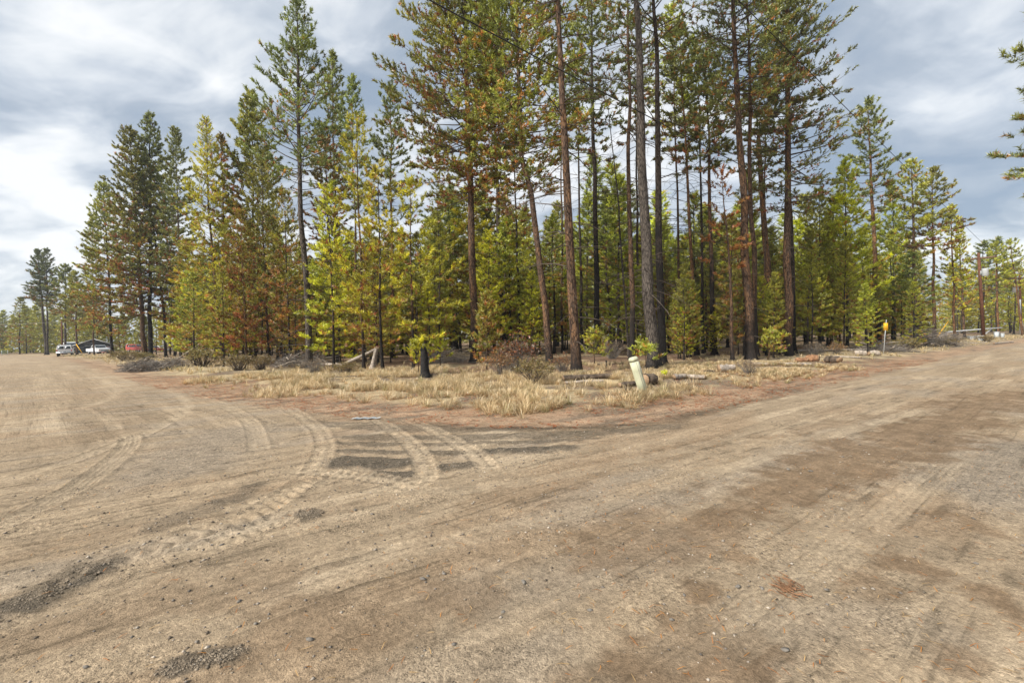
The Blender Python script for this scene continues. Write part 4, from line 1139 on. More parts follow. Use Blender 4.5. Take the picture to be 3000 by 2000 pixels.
# ------------------------------------------------------------------ dry grass
def grass_object(name, pts, nb, hgt, wid, seed, label):
    rg = np.random.default_rng(seed); n = len(pts)
    z = gz(pts[:, 0], pts[:, 1]) - 0.02
    size = rg.uniform(0.5, 1.2, n) * np.where(pts[:, 0] > 6, 0.72, 1.0)
    green = (rg.uniform(0, 1, n) < 0.12).astype(float)
    a = rg.uniform(0, 2 * np.pi, (n, nb)); lean = np.abs(rg.normal(0, 0.72, (n, nb))) + 0.06
    wind = rg.normal(0, 0.18, (n, 2))[:, None, :]
    r0 = rg.uniform(0, 0.11, (n, nb)) * size[:, None]
    B = np.stack([pts[:, 0:1] + r0 * np.cos(a), pts[:, 1:2] + r0 * np.sin(a), np.repeat(z[:, None], nb, 1)], -1)
    Ln = hgt * size[:, None] * rg.uniform(0.55, 1.15, (n, nb))
    D = np.stack([np.sin(lean) * np.cos(a) + wind[..., 0], np.sin(lean) * np.sin(a) + wind[..., 1], np.cos(lean)], -1)
    Mid = B + D * (Ln * 0.55)[..., None]
    D2 = D.copy(); D2[..., 2] -= 0.55; D2[..., :2] *= 1.35
    Tp = Mid + D2 * (Ln * 0.5)[..., None]
    Tp[..., 2] = np.maximum(Tp[..., 2], z[:, None] + 0.015)
    S = np.stack([-np.sin(a), np.cos(a), np.zeros_like(a)], -1) * wid
    V = np.stack([B - S * 0.5, B + S * 0.5, Mid - S * 0.42, Mid + S * 0.42, Tp], 2).reshape(-1, 3)
    base = np.arange(n * nb)[:, None] * 5
    F = np.concatenate([base + np.array([[0, 1, 3]]), base + np.array([[0, 3, 2]]), base + np.array([[2, 3, 4]])])
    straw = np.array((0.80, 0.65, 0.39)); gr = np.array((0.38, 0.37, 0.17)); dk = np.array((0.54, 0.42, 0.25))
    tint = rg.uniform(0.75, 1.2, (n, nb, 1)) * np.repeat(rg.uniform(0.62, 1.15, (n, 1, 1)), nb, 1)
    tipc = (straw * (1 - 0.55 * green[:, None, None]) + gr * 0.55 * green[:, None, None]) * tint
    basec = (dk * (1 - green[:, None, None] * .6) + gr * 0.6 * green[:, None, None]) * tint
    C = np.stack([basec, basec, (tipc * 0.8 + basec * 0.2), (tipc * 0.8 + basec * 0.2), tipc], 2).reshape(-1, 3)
    o = add(name, mesh_tris(name, V, F, M['grass'], {'Col': C}))
    return tag(o, label, 'grass', kind='stuff')
rg = np.random.default_rng(55)
def scatter(n, xr, yr, accept):
    x = rg.uniform(*xr, n); y = rg.uniform(*yr, n)
    sd = road_sd(x, y)
    k = accept(x, y, sd)
    return np.stack([x[k], y[k]], 1)
def acc_near(x, y, sd):
    f = fbm(x * 0.55, y * 0.55, 3, 201); f2 = fbm(x * 0.16, y * 0.16, 2, 203)
    d = sstep(0.9, 2.1, sd + (f - 0.5) * 2.6) * (1 - sstep(4.5, 11, sd + (f2 - 0.5) * 8)) * (0.10 + 0.90 * sstep(0.43, 0.55, f))
    d = np.maximum(d, 0.10 * sstep(0.9, 1.5, sd))
    d = np.where((x > 6) & (sd > 1.6) & (sd < 13), np.maximum(d, 0.62 * sstep(0.3, 0.5, f)), d)
    vis = (y > 5) & (np.abs(x) < y * 1.25 + 2) & (np.hypot(x, y) < 24)
    return vis & (rg.uniform(0, 1, len(x)) < d)
pn = scatter(34000, (-28, 28), (6, 24), acc_near)
def acc_far(x, y, sd):
    f = fbm(x * 0.3, y * 0.3, 3, 205)
    d = sstep(1.2, 2.4, sd) * (1 - sstep(5, 14, sd + (f - 0.5) * 10)) * (0.3 + 0.7 * sstep(0.35, 0.5, f))
    r = np.hypot(x, y)
    return (y > 5) & (np.abs(x) < y * 1.25 + 2) & (r > 24) & (r < 120) & (rg.uniform(0, 1, len(x)) < d)
pf = scatter(26000, (-80, 80), (15, 90), acc_far)
LOGS_PX = [(2345, 1069), (2380, 1064), (2442, 1069), (2522, 1046), (2560, 1046), (2128, 1093), (1992, 1118), (2040, 1118), (1905, 1136), (1845, 1140), (2330, 1077), (2300, 1077), (2365, 1077), (1700, 1119), (1760, 1117), (2230, 1079), (2475, 1054), (2505, 1055), (2420, 1034), (2480, 1033), (2560, 1032)]
LG = np.array([gp(u, v + 6)[:2] for u, v in LOGS_PX])
pn = pn[np.min(np.hypot(pn[:, None, 0] - LG[None, :, 0], pn[:, None, 1] - LG[None, :, 1]), 1) > 0.65]
pf = pf[np.min(np.hypot(pf[:, None, 0] - LG[None, :, 0], pf[:, None, 1] - LG[None, :, 1]), 1) > 1.1]
pn = pn[:3400]; pf = pf[:3200]
print('grass', len(pn), len(pf))
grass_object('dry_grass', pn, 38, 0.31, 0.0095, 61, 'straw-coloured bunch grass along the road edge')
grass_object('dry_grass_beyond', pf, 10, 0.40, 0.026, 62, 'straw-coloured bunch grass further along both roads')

# ------------------------------------------------------------------ loose bits on the road
def surf(x, y):
    sd = road_sd(x, y); h, _, _ = ground_look(x, y, sd, True)
    return gz_sd(x, y, sd) + h + 0.03, sd
ico_v = []; ico_f = []
bmx = bmesh.new(); bmesh.ops.create_icosphere(bmx, subdivisions=1, radius=1.0)
ICO_V = np.array([v.co[:] for v in bmx.verts]); ICO_F = np.array([[v.index for v in f.verts] for f in bmx.faces]); bmx.free()
r_ = np.sqrt(rg.uniform(1.9 ** 2, 13.0 ** 2, 9000)); th_ = rg.uniform(R(-52), R(52), 9000)
r_[:5000] = rg.uniform(1.9, 7, 5000)
px = r_ * np.sin(th_); py = r_ * np.cos(th_)
z_, sd_p = surf(px, py)
kk = (sd_p < 0.3) & (fbm(px * 0.8, py * 0.8, 3, 301) + rg.uniform(-0.25, 0.25, len(px)) > 0.47)
px, py, z_ = px[kk], py[kk], z_[kk]
n = len(px); sz = 0.0035 + 0.006 * rg.exponential(0.55, n); sz = np.minimum(sz, 0.013)
OC_V = np.array([(1, 0, 0), (-1, 0, 0), (0, 1, 0), (0, -1, 0), (0, 0, 1), (0, 0, -1.0)]); OC_F = np.array([(0, 2, 4), (2, 1, 4), (1, 3, 4), (3, 0, 4), (2, 0, 5), (1, 2, 5), (3, 1, 5), (0, 3, 5)])
V = OC_V[None] * rg.uniform(0.65, 1.3, (n, 6, 1)) * np.stack([sz * rg.uniform(.8, 1.5, n), sz, sz * 0.65], 1)[:, None, :]
an = rg.uniform(0, 6.28, n); ca, sa = np.cos(an)[:, None], np.sin(an)[:, None]
V = np.stack([V[..., 0] * ca - V[..., 1] * sa, V[..., 0] * sa + V[..., 1] * ca, V[..., 2]], -1)
V = V + np.stack([px, py, z_ + sz * 0.25], 1)[:, None, :]
F = (np.arange(n)[:, None, None] * 6 + OC_F[None]).reshape(-1, 3)
pal = np.array([(0.12, 0.105, 0.09), (0.19, 0.165, 0.14), (0.28, 0.24, 0.195), (0.42, 0.36, 0.29), (0.15, 0.12, 0.09)])
C = np.repeat(pal[rg.integers(0, 5, n)] * rg.uniform(0.8, 1.2, (n, 1)), 6, 0)
pm, pt, pb = newmat('pebble'); L(pt, N(pt, 'ShaderNodeAttribute', attribute_name='Col').outputs['Color'], pb.inputs['Base Color']); pb.inputs['Roughness'].default_value = 0.9
M['pebble'] = pm
tag(add('pebbles', mesh_tris('pebbles', V.reshape(-1, 3), F, pm, {'Col': C})), 'small grey pebbles and crumbs strewn over the dirt road', 'pebbles', kind='stuff')
# crumbly clods thrown up along the dark bands and the tyre lips
cx_, cy2 = [], []
for P, w, s in STRIPES:
    k = int(500 * s * max(0.4, w)) * (3 if P[:, 1].min() < 4.2 else 1)
    i = rg.integers(0, len(P) - 1, k); f = rg.uniform(0, 1, k)[:, None]; q = P[i] * (1 - f) + P[i + 1] * f + rg.normal(0, w * 0.34, (k, 2)) * rg.uniform(0.3, 1.3, (k, 1)); cx_.append(q[:, 0]); cy2.append(q[:, 1])
for P, w, kind, s in TRACKS:
    k = 130; i = rg.integers(0, len(P) - 1, k); f = rg.uniform(0, 1, k)[:, None]; d0 = P[i + 1] - P[i]; d0 /= np.linalg.norm(d0, axis=1, keepdims=True) + 1e-9
    q = P[i] * (1 - f) + P[i + 1] * f + np.stack([-d0[:, 1], d0[:, 0]], 1) * ((rg.integers(0, 2, k) * 2 - 1) * w * rg.normal(0.6, 0.08, k))[:, None]; cx_.append(q[:, 0]); cy2.append(q[:, 1])
xx = rg.uniform(-5, 6, 60000); yy = rg.uniform(1.9, 7, 60000); a_r = xx * RD[0] + yy * RD[1]; b_r = xx * RP[0] + yy * RP[1]
kq = (fbm(a_r * 1.1, b_r * 11, 3, 71, 0.65) > 0.63) & (vnoise(a_r * 1.3, b_r * 3, 77) > 0.55)
cx_.append(xx[kq][:2600]); cy2.append(yy[kq][:2600])
cx_ = np.concatenate(cx_); cy2 = np.concatenate(cy2); kq = np.hypot(cx_, cy2) > 1.7; cx_, cy2 = cx_[kq], cy2[kq]
zc, _ = surf(cx_, cy2); n = len(cx_); sz = np.minimum(0.0022 + 0.0034 * rg.exponential(0.7, n), 0.011)
V = OC_V[None] * rg.uniform(0.5, 1.4, (n, 6, 1)) * np.stack([sz * 1.2, sz, sz * 0.7], 1)[:, None, :] + np.stack([cx_, cy2, zc + sz * 0.2], 1)[:, None, :]
F = (np.arange(n)[:, None, None] * 6 + OC_F[None]).reshape(-1, 3)
C = np.repeat(np.array((0.23, 0.185, 0.135)) * rg.uniform(0.6, 1.3, (n, 1)), 6, 0)
tag(add('soil_clods', mesh_tris('soil_clods', V.reshape(-1, 3), F, pm, {'Col': C})), 'dark crumbly soil clods along the tyre tracks', 'clods', kind='stuff')
# stones big enough to single out
STONES = [(1240, 1713), (1253, 1697), (1302, 1693), (1330, 1905), (1730, 1800), (908, 1890), (750, 1843), (2135, 1758), (2162, 1730), (2858, 1663), (2165, 1423), (2470, 1350), (1270, 1398), (650, 1608), (1535, 1715), (2235, 1735), (2005, 1755), (2420, 1745), (1967, 1832), (252, 1970), (700, 1775), (1475, 1800), (2310, 1385), (2376, 1392), (2300, 1920), (1385, 1418), (1041, 1508), (1090, 1520)]
for q, (u, v) in enumerate(STONES):
    p = gp(u, v); z, _ = surf(np.array([p[0]]), np.array([p[1]]))
    s = rg.uniform(0.010, 0.017) * (1 + max(0, p[1] - 3) * 0.12)
    Vs = ICO_V * rg.uniform(0.6, 1.3, (len(ICO_V), 1)) * np.array((1.5, 1.0, 0.6)) * s
    o = add('stone', mesh_tris('stone', Vs, ICO_F, M['stone']), None, (p[0], p[1], z[0] + s * 0.3), (0, 0, rg.uniform(0, 6.28)))
    tag(o, 'fist-sized grey stone lying loose on the dirt road', 'stone', 'loose stones on the road')
# fallen needles: thin orange slivers
def needle_litter(name, x, y, ln, wd, label, cols):
    n = len(x); z, _ = surf(x, y); a = rg.uniform(0, 6.28, n); l = ln * rg.uniform(0.5, 1.3, n); b = rg.normal(0, 0.35, n)
    d = np.stack([np.cos(a), np.sin(a)], 1); d2 = np.stack([np.cos(a + b), np.sin(a + b)], 1); s = np.stack([-np.sin(a), np.cos(a)], 1) * wd
    p = np.stack([x, y], 1)
    z0 = z + 0.006; z1 = z + 0.006 + rg.uniform(0, 0.012, n)
    V = np.stack([np.c_[p - s, z0], np.c_[p + s, z0], np.c_[p + d * l[:, None] * .5 + s, z1], np.c_[p + d * l[:, None] * .5 - s, z1], np.c_[p + d * l[:, None] * .5 + d2 * l[:, None] * .5, z0]], 1).reshape(-1, 3)
    base = np.arange(n)[:, None] * 5
    F = np.concatenate([base + [[0, 1, 2]], base + [[0, 2, 3]], base + [[3, 2, 4]]])
    C = np.repeat(np.array(cols)[rg.integers(0, len(cols), n)] * rg.uniform(0.7, 1.2, (n, 1)), 5, 0)
    return tag(add(name, mesh_tris(name, V, F, M['grass'], {'Col': C})), label, 'needles', kind='stuff')
r_ = rg.uniform(1.9, 8, 2600); th_ = rg.uniform(R(-52), R(52), 2600); x_ = r_ * np.sin(th_); y_ = r_ * np.cos(th_)
k_ = (road_sd(x_, y_) < 0.5) & (rg.uniform(0, 1, 2600) < np.where(x_ > 0.2, 0.9, 0.35))
needle_litter('fallen_needles', x_[k_], y_[k_], 0.06, 0.0016, 'orange pine needles scattered on the dirt road', [(0.62, 0.30, 0.10), (0.55, 0.24, 0.09), (0.66, 0.45, 0.22)])
x_ = rg.uniform(-20, 20, 90000); y_ = rg.uniform(6.5, 22, 90000); sdl = road_sd(x_, y_)
k_ = (sdl > -0.35) & (sdl < 3.2 + rg.normal(0, 1, 90000)) & (np.abs(x_) < y_ * 1.2) & (fbm(x_ * 1.2, y_ * 1.2, 3, 401) + rg.uniform(-.2, .2, 90000) > 0.42) & (rg.uniform(0, 1, 90000) < 0.9)
x_, y_ = x_[k_][:16000], y_[k_][:16000]
needle_litter('needle_litter', x_, y_, 0.14, 0.008, 'rust-orange pine needle litter along the road edge', [(0.52, 0.20, 0.075), (0.44, 0.16, 0.06), (0.58, 0.30, 0.13), (0.26, 0.16, 0.09), (0.55, 0.42, 0.25)])

# ------------------------------------------------------------------ logs, stumps, brush
def log(label, a, b, r, mat='log', end='log_end', za=None, zb=None, name='fallen_log', taper=0.85, seed=1, flat=1.0, stubs=0):
    A = np.array(a[:2], float); B = np.array(b[:2], float)
    za = gz1(*A) + r * 0.9 * flat if za is None else za; zb = gz1(*B) + r * 0.9 * flat if zb is None else zb
    rg2 = np.random.default_rng(seed)
    Pn = np.linspace(0, 1, 9)[:, None]
    P = np.c_[A * (1 - Pn) + B * Pn, za * (1 - Pn) + zb * Pn]
    P[1:-1] += rg2.normal(0, r * 0.12, (7, 3))
    mid = P[0].copy(); t = thing(name, label, 'log', (mid[0], mid[1], mid[2] - r * 0.9))
    P = P - np.array(t.location)
    bf = Buf(); bf.tube(P, r * np.linspace(1, taper, 9), 10, cap=False, rn=0.10, rng=rg2)
    for q in range(stubs):
        f = rg2.uniform(0.1, 0.95); p0 = P[0] * (1 - f) + P[-1] * f; d = rg2.normal(0, 1, 3); d[2] = abs(d[2]); d /= np.linalg.norm(d)
        l = rg2.uniform(0.15, 0.8); bf.tube([p0, p0 + d * l * .5 + rg2.normal(0, .04, 3), p0 + d * l], [r * .25, r * .18, r * .06], 4)
    bf.obj('bark', M[mat], t, True)
    for k, e in ((0, P[0]), (1, P[-1])):
        ax = (P[0] - P[1]) if k == 0 else (P[-1] - P[-2]); ax = ax / np.linalg.norm(ax)
        eb = Buf(); eb.tube([e - ax * 0.03, e + ax * 0.012], [r * (1, taper)[k] * 0.97] * 2, 10, cap=True, rn=0.04, rng=rg2)
        eb.obj('cut_end', M[end], t)
    return t
def lg(label, u1, v1, u2, v2, r, mat='log', **k):
    return log(label, gp(u1, v1), gp(u2, v2), r, mat, seed=int(u1), **k)
lg('flat dark half-buried log left of the utility post', 1650, 1121, 1792, 1116, 0.10, 'log_dark')
lg('pale thin half-buried log in front of the dark one, left of the utility post', 1655, 1130, 1770, 1127, 0.05, 'log')
lg('cracked rotten log touching the right side of the utility post', 1888, 1136, 1922, 1133, 0.17, 'log_dark')
lg('splintered dark wood lying left of the utility post foot', 1816, 1141, 1874, 1136, 0.075, 'log_dark')
lg('pale grey log in the straw right of the utility post, first of two', 1975, 1120, 2008, 1116, 0.085, 'log')
lg('pale grey log in the straw right of the utility post, second of two', 2016, 1116, 2066, 1119, 0.07, 'log')
lg('short sawn grey log beside the low grey-brown shrub', 2106, 1094, 2150, 1092, 0.15, 'log')
lg('thin dark branch log left of the short sawn grey log', 2058, 1098, 2094, 1095, 0.05, 'log_dark')
lg('bleached thin log behind the low grey-brown shrub', 2206, 1077, 2252, 1080, 0.06, 'log')
lg('crumbling red-brown log, left of the brown block in the straw', 2328, 1068, 2366, 1069, 0.11, 'log_brown')
lg('sawn red-brown block log in the straw by the right road', 2363, 1063, 2399, 1064, 0.17, 'log_brown')
lg('dark bark-covered round log in the straw by the right road', 2424, 1068, 2460, 1070, 0.16, 'log_dark')
lg('flat pale plank-like log in the straw near the red-brown logs', 2282, 1077, 2376, 1076, 0.05, 'log')
lg('thin bleached log in the straw beyond the bark-covered log', 2446, 1052, 2522, 1056, 0.05, 'log')
lg('sawn grey log, left of two lying end to end by the yellow sign', 2506, 1046, 2538, 1046, 0.15, 'log')
lg('sawn grey log, right of two lying end to end by the yellow sign', 2545, 1046, 2577, 1046, 0.15, 'log')
lg('long bleached fallen trunk lying along the edge of the wood', 2336, 1036, 2606, 1031, 0.10, 'log', stubs=26)
lg('weathered fallen log lying under the bright green young pines', 860, 1076, 1010, 1080, 0.09, 'log', stubs=10)
lg('white plank-like log lying at the bend of the right road', 2912, 1008, 2968, 1004, 0.07, 'log')
a_ = gp(498, 1074); b_ = at_y(586, 1006, a_[1] + 1.0)
log('slender grey fallen pole leaning up into the yellow thicket', a_, b_, 0.055, 'log', zb=b_[2], taper=0.6, name='leaning_pole', stubs=4)
a_ = gp(992, 1086); b_ = at_y(1106, 1021, a_[1] + 0.4)
log('weathered log leaning up onto the broken grey stump', a_, b_, 0.095, 'log', zb=b_[2], name='leaning_log')

def stump(label, base, top, r, mat, jag=0.12, name='tree_stump', endm='log_end'):
    b = gp(*base); tp = at_y(top[0], top[1], b[1]); t = thing(name, label, 'stump', (b[0], b[1], gz1(b[0], b[1])))
    H = tp[2]; dx = tp[0] - b[0]; rg2 = np.random.default_rng(int(base[0])); sd_n = 14
    zs = np.array([-0.15, 0.0, 0.12, 0.35, 0.65, 0.9, 1.0]) * H; zs[0] = -0.15
    th = np.linspace(0, 2 * np.pi, sd_n, endpoint=False); bf = Buf(); V = []
    for i, z in enumerate(zs):
        f = max(z, 0) / H; rr = r * (1 + 0.5 * math.exp(-max(z, 0) / 0.12)) * (1 - 0.15 * f) * (1 + rg2.uniform(-.08, .08, sd_n))
        V.append(np.stack([dx * f + rr * np.cos(th), rr * np.sin(th), np.full(sd_n, z) + (rg2.uniform(-jag, jag, sd_n) if i == len(zs) - 1 else 0)], 1))
    V = np.concatenate(V); n = len(zs); i, j = np.meshgrid(np.arange(n - 1), np.arange(sd_n), indexing='ij')
    a = i * sd_n + j; c = i * sd_n + (j + 1) % sd_n
    F = np.concatenate([np.stack([a, c, c + sd_n], -1).reshape(-1, 3), np.stack([a, c + sd_n, a + sd_n], -1).reshape(-1, 3)])
    bf.add(V, F); bf.obj('bark', M[mat], t, True)
    e = Buf(); V2 = np.concatenate([V[-sd_n:] * np.array((0.97, 0.97, 1)), [[dx, 0, H - 0.02]]]); jj = np.arange(sd_n)
    e.add(V2, np.stack([jj, (jj + 1) % sd_n, np.full(sd_n, sd_n)], 1)); e.obj('broken_top', M[endm], t)
    return t
stump('charred black stump wrapped in green needles at the grass edge', (1246, 1108), (1242, 1030), 0.165, 'charred', jag=0.2, endm='charred')
stump('broken grey stump with bleached side propping the leaning log', (1090, 1088), (1104, 1024), 0.13, 'log', 0.10)
stump('low sawn stump right of the charred black one', (1270, 1106), (1270, 1096), 0.16, 'log_dark', 0.02)
stump('small burnt snag stub behind the utility post', (1778, 1082), (1776, 1064), 0.04, 'charred', 0.02, endm='charred')
def chunk(label, u, v, s, mat, name='burnt_chunk'):
    p = gp(u, v); rg2 = np.random.default_rng(int(u)); Vs = ICO_V * rg2.uniform(0.7, 1.25, (len(ICO_V), 1)) * np.array((1.5, 0.9, 0.75)) * s
    return tag(add(name, mesh_tris(name, Vs, ICO_F, M[mat]), None, (p[0], p[1], gz1(p[0], p[1]) + s * 0.4), (0, 0, u)), label, 'wood chunk')
chunk('burnt black wood chunk at the foot of the thickest grey trunk', 1905, 1094, 0.11, 'charred')
chunk('black wood chunk under the splintered wood by the utility post', 1838, 1149, 0.08, 'charred')
p = gp(2312, 1738); z, _ = surf(np.array([p[0]]), np.array([p[1]])); b = Buf(); rg4 = np.random.default_rng(8)
for k in range(60):
    c0 = np.array((rg4.normal(0, .04), rg4.normal(0, .06), 0.004 + abs(rg4.normal(0, .008)))); a4 = rg4.normal(2.2, 0.5); l4 = rg4.uniform(.02, .07)
    b.tube([c0, c0 + np.array((math.cos(a4), math.sin(a4), rg4.normal(0.1, .15))) * l4], [.004, .0015], 3, cap=False)
    if k % 3 == 0: b.add(OC_V * 0.008 * rg4.uniform(.5, 1.3, (6, 1)) + c0, OC_F)
tag(b.obj('root_clump', M['log_brown'], None, False, (p[0], p[1], z[0])), 'small dark clump of dead roots and crumbs in the foreground dirt', 'root clump', kind='stuff')

def brush_pile(label, c, w, h, nbig, nsm, seed, mat='twig_grey', lenr=(0.6, 1.6)):
    p = gp(*c); t = thing('brush_pile', label, 'brush pile', (p[0], p[1], gz1(p[0], p[1]))); rg2 = np.random.default_rng(seed)
    def stick(r, l):
        a = rg2.uniform(0, 6.28); rr = w * 0.5 * math.sqrt(rg2.uniform(0, 1)) * 0.8; aa = rg2.uniform(0, 6.28)
        z = h * (1 - (rr / (w * .5)) ** 1.5) * rg2.uniform(0.05, 1); c0 = np.array((rr * math.cos(aa), rr * math.sin(aa) * 0.7, z))
        d = np.array((math.cos(a), math.sin(a), rg2.normal(0, 0.32))); d /= np.linalg.norm(d)
        P = c0 + np.linspace(-.5, .5, 5)[:, None] * d * l + rg2.normal(0, 0.04, (5, 3)) * l; P[:, 2] = np.maximum(P[:, 2], r)
        return P, np.linspace(1, 0.35, 5) * r
    for k in range(nbig):
        P, r = stick(rg2.uniform(0.02, 0.04), rg2.uniform(*lenr) * 1.2)
        Buf().tube(P, r, 5).obj('stick', M['log' if k % 3 else 'log_dark'], t)
    b = Buf()
    for k in range(nsm):
        P, r = stick(rg2.uniform(0.005, 0.014), rg2.uniform(*lenr)); b.tube(P, r, 3, cap=False)
        for q in range(2):
            i = rg2.integers(1, 4); d = rg2.normal(0, 1, 3); d /= np.linalg.norm(d); b.tube([P[i], P[i] + d * 0.3], [0.005, 0.002], 3, cap=False)
    tag(b.obj('twigs', M[mat], t), kind='stuff')
    return t
brush_pile('heap of cut grey branches at the edge of the left road', (425, 1088), 2.9, 0.75, 40, 380, 5)
brush_pile('tangle of dead branches behind the cut branch heap', (500, 1080), 2.6, 0.7, 8, 220, 6)
brush_pile('big bleached brush heap under the guy wire by the right road', (2725, 1018), 5.2, 1.7, 36, 420, 7, lenr=(1.0, 2.8))
brush_pile('tangle of dead grey branches lying round the yellow sign', (2590, 1036), 3.2, 0.6, 14, 160, 8, lenr=(0.8, 2.0))
brush_pile('tangle of dead twigs under the scorched crooked pine', (880, 1078), 4.0, 0.9, 8, 260, 9, lenr=(0.8, 2.2))
brush_pile('tangle of dead twigs in the dark behind the charred stump', (1300, 1064), 4.0, 1.0, 8, 220, 10, lenr=(0.8, 2.2))
for q in range(26):
    u = rg.uniform(1000, 2300); v = rg.uniform(1066, 1120); p = gp(u, v)
    if road_sd(np.array([p[0]]), np.array([p[1]]))[0] < 2: continue
    a = rg.uniform(0, 6.28); l = rg.uniform(0.4, 1.5); z = gz1(p[0], p[1])
    P = np.linspace(0, 1, 6)[:, None] * np.array((math.cos(a), math.sin(a), 0)) * l + rg.normal(0, 0.03, (6, 3)); P[:, 2] = np.abs(P[:, 2]) + 0.012
    b = Buf().tube(P, np.linspace(0.014, 0.004, 6), 4)
    d = np.array((math.cos(a + 0.8), math.sin(a + 0.8), 0.3)); b.tube([P[3], P[3] + d * l * .3], [0.008, 0.003], 4)
    tag(b.obj('fallen_branch', M['twig_grey'], None, False, (p[0], p[1], z)), 'thin grey fallen branch on the needle-covered floor between the trunks', 'branch', 'fallen branches')
# ------------------------------------------------------------------ leaning utility post
p = gp(1886, 1160); d = p[1]
t = thing('utility_post', 'leaning pale green utility marker post with cap in the dry grass', 'post', (p[0], p[1], gz1(p[0], p[1])))
pm_, pt_, pb_ = newmat('post_plastic')
co = N(pt_, 'ShaderNodeTexCoord'); no = N(pt_, 'ShaderNodeTexNoise'); no.inputs['Scale'].default_value = 3.5; no.inputs['Detail'].default_value = 6
mpp = N(pt_, 'ShaderNodeMapping'); mpp.inputs['Scale'].default_value = (3, 3, 0.6); L(pt_, co.outputs['Object'], mpp.inputs[0]); L(pt_, mpp.outputs[0], no.inputs['Vector'])
L(pt_, ramp(pt_, no.outputs['Fac'], [(0.25, (0.36, 0.37, 0.25)), (0.5, (0.52, 0.53, 0.37)), (0.75, (0.62, 0.60, 0.43))]), pb_.inputs['Base Color']); pb_.inputs['Roughness'].default_value = 0.55
tilt = Matrix.Rotation(R(-17.0), 3, 'Y') @ Matrix.Rotation(R(4), 3, 'X')
def tl(P):
    return [tuple(tilt @ Vector(q)) for q in P]
H, r = 0.92, 0.113
Buf().tube(tl([(0, 0, -0.15), (0, 0, 0.3), (0, 0, 0.6), (0, 0, H - 0.07)]), [r, r, r, r], 28, cap=True).obj('body', pm_, t, True)
Buf().tube(tl([(0, 0, H - 0.068), (0, 0, H - 0.02), (0, 0, H), (0, 0, H + 0.022), (0, 0, H + 0.03)]), [r + .004, r + .005, r + .003, r * .85, r * .3], 28, cap=True).obj('cap', pm_, t, True)
Buf().tube(tl([(0, 0, H - 0.075), (0, 0, H - 0.068)]), [r + .002, r + .002], 28).obj('seam', M['dark'], t)
def on_post(az0, az1, z0, z1, off, n=6):
    V = []; 
    for k in range(n + 1):
        a = az0 + (az1 - az0) * k / n
        for z in (z0, z1):
            V.append(tilt @ Vector(((r + off) * math.sin(a), -(r + off) * math.cos(a), z)))
    F = []
    for k in range(n):
        F += [(2 * k, 2 * k + 2, 2 * k + 3), (2 * k, 2 * k + 3, 2 * k + 1)]
    return np.array([v[:] for v in V]), F
b = Buf(); b.add(*on_post(R(52), R(84), 0.56, 0.80, 0.003)); b.obj('sticker', M['white'], t)
b = Buf(); b.add(*on_post(R(55), R(63), 0.82, 0.86, 0.003)); b.obj('warning_patch', M['lamp_red'], t)
b = Buf()
for q in ((R(42), R(45), 0.44, 0.52), (R(42), R(58), 0.505, 0.52), (R(42), R(58), 0.44, 0.455), (R(56), R(59), 0.45, 0.51)):
    b.add(*on_post(*q, 0.004, 3))
b.obj('letter_d', M['dark'], t)
b = Buf(); b.add(*on_post(R(8), R(10.5), 0.0, H - 0.08, 0.002, 2)); b.obj('side_joint', M['log_dark'], t)

# ------------------------------------------------------------------ yellow sign
p = gp(2588, 1041); y = p[1]; tp = at_y(2597, 942, y)
t = thing('warning_sign', 'small yellow warning sign on a thin leaning steel post', 'sign', (p[0], p[1], gz1(p[0], p[1])))
top = tp - p; H = top[2]
dirv = np.array((-p[0], -p[1])); dirv /= np.linalg.norm(dirv)
Buf().tube([(0, 0, -0.2), (top[0] * .5, 0, H * .5), (top[0], 0, H)], 0.022, 6).obj('post', M['galv'], t)
ang = math.atan2(dirv[0], -dirv[1])
z0 = at_y(2594, 974, y)[2]; z1 = at_y(2596, 952, y)[2]; w = 0.20
def plate(b, x0, x1, za, zb, off, th):
    cx_, cz_ = (x0 + x1) / 2, (za + zb) / 2
    f = cz_ / H * top[0]
    c = np.array((f + cx_ * math.cos(ang) + off * dirv[0], cx_ * math.sin(ang) + off * dirv[1], cz_))
    b.box(c, (x1 - x0, th, zb - za), ang)
b = Buf(); plate(b, -w / 2, w / 2, z0, z1, 0.03, 0.006); sg = b.obj('plate', M['yellow'], t)
M['ink'] = plain('sign_ink', (0.28, 0.12, 0.01), 0.6)
hh = z1 - z0
b = Buf(); plate(b, -w * .42, w * .42, z1 - hh * .09, z1 - hh * .06, 0.035, 0.003); plate(b, -w * .42, w * .42, z1 - hh * .33, z1 - hh * .28, 0.035, 0.003); b.obj('heading_rule', M['ink'], sg)
for k in range(4):
    b = Buf(); zc = z1 - hh * (0.42 + 0.12 * k); plate(b, -w * (.38 - .04 * (k % 2)), w * (.36 + .04 * (k % 2)), zc - hh * .018, zc + hh * .018, 0.035, 0.003); b.obj('text_line', M['ink'], sg)

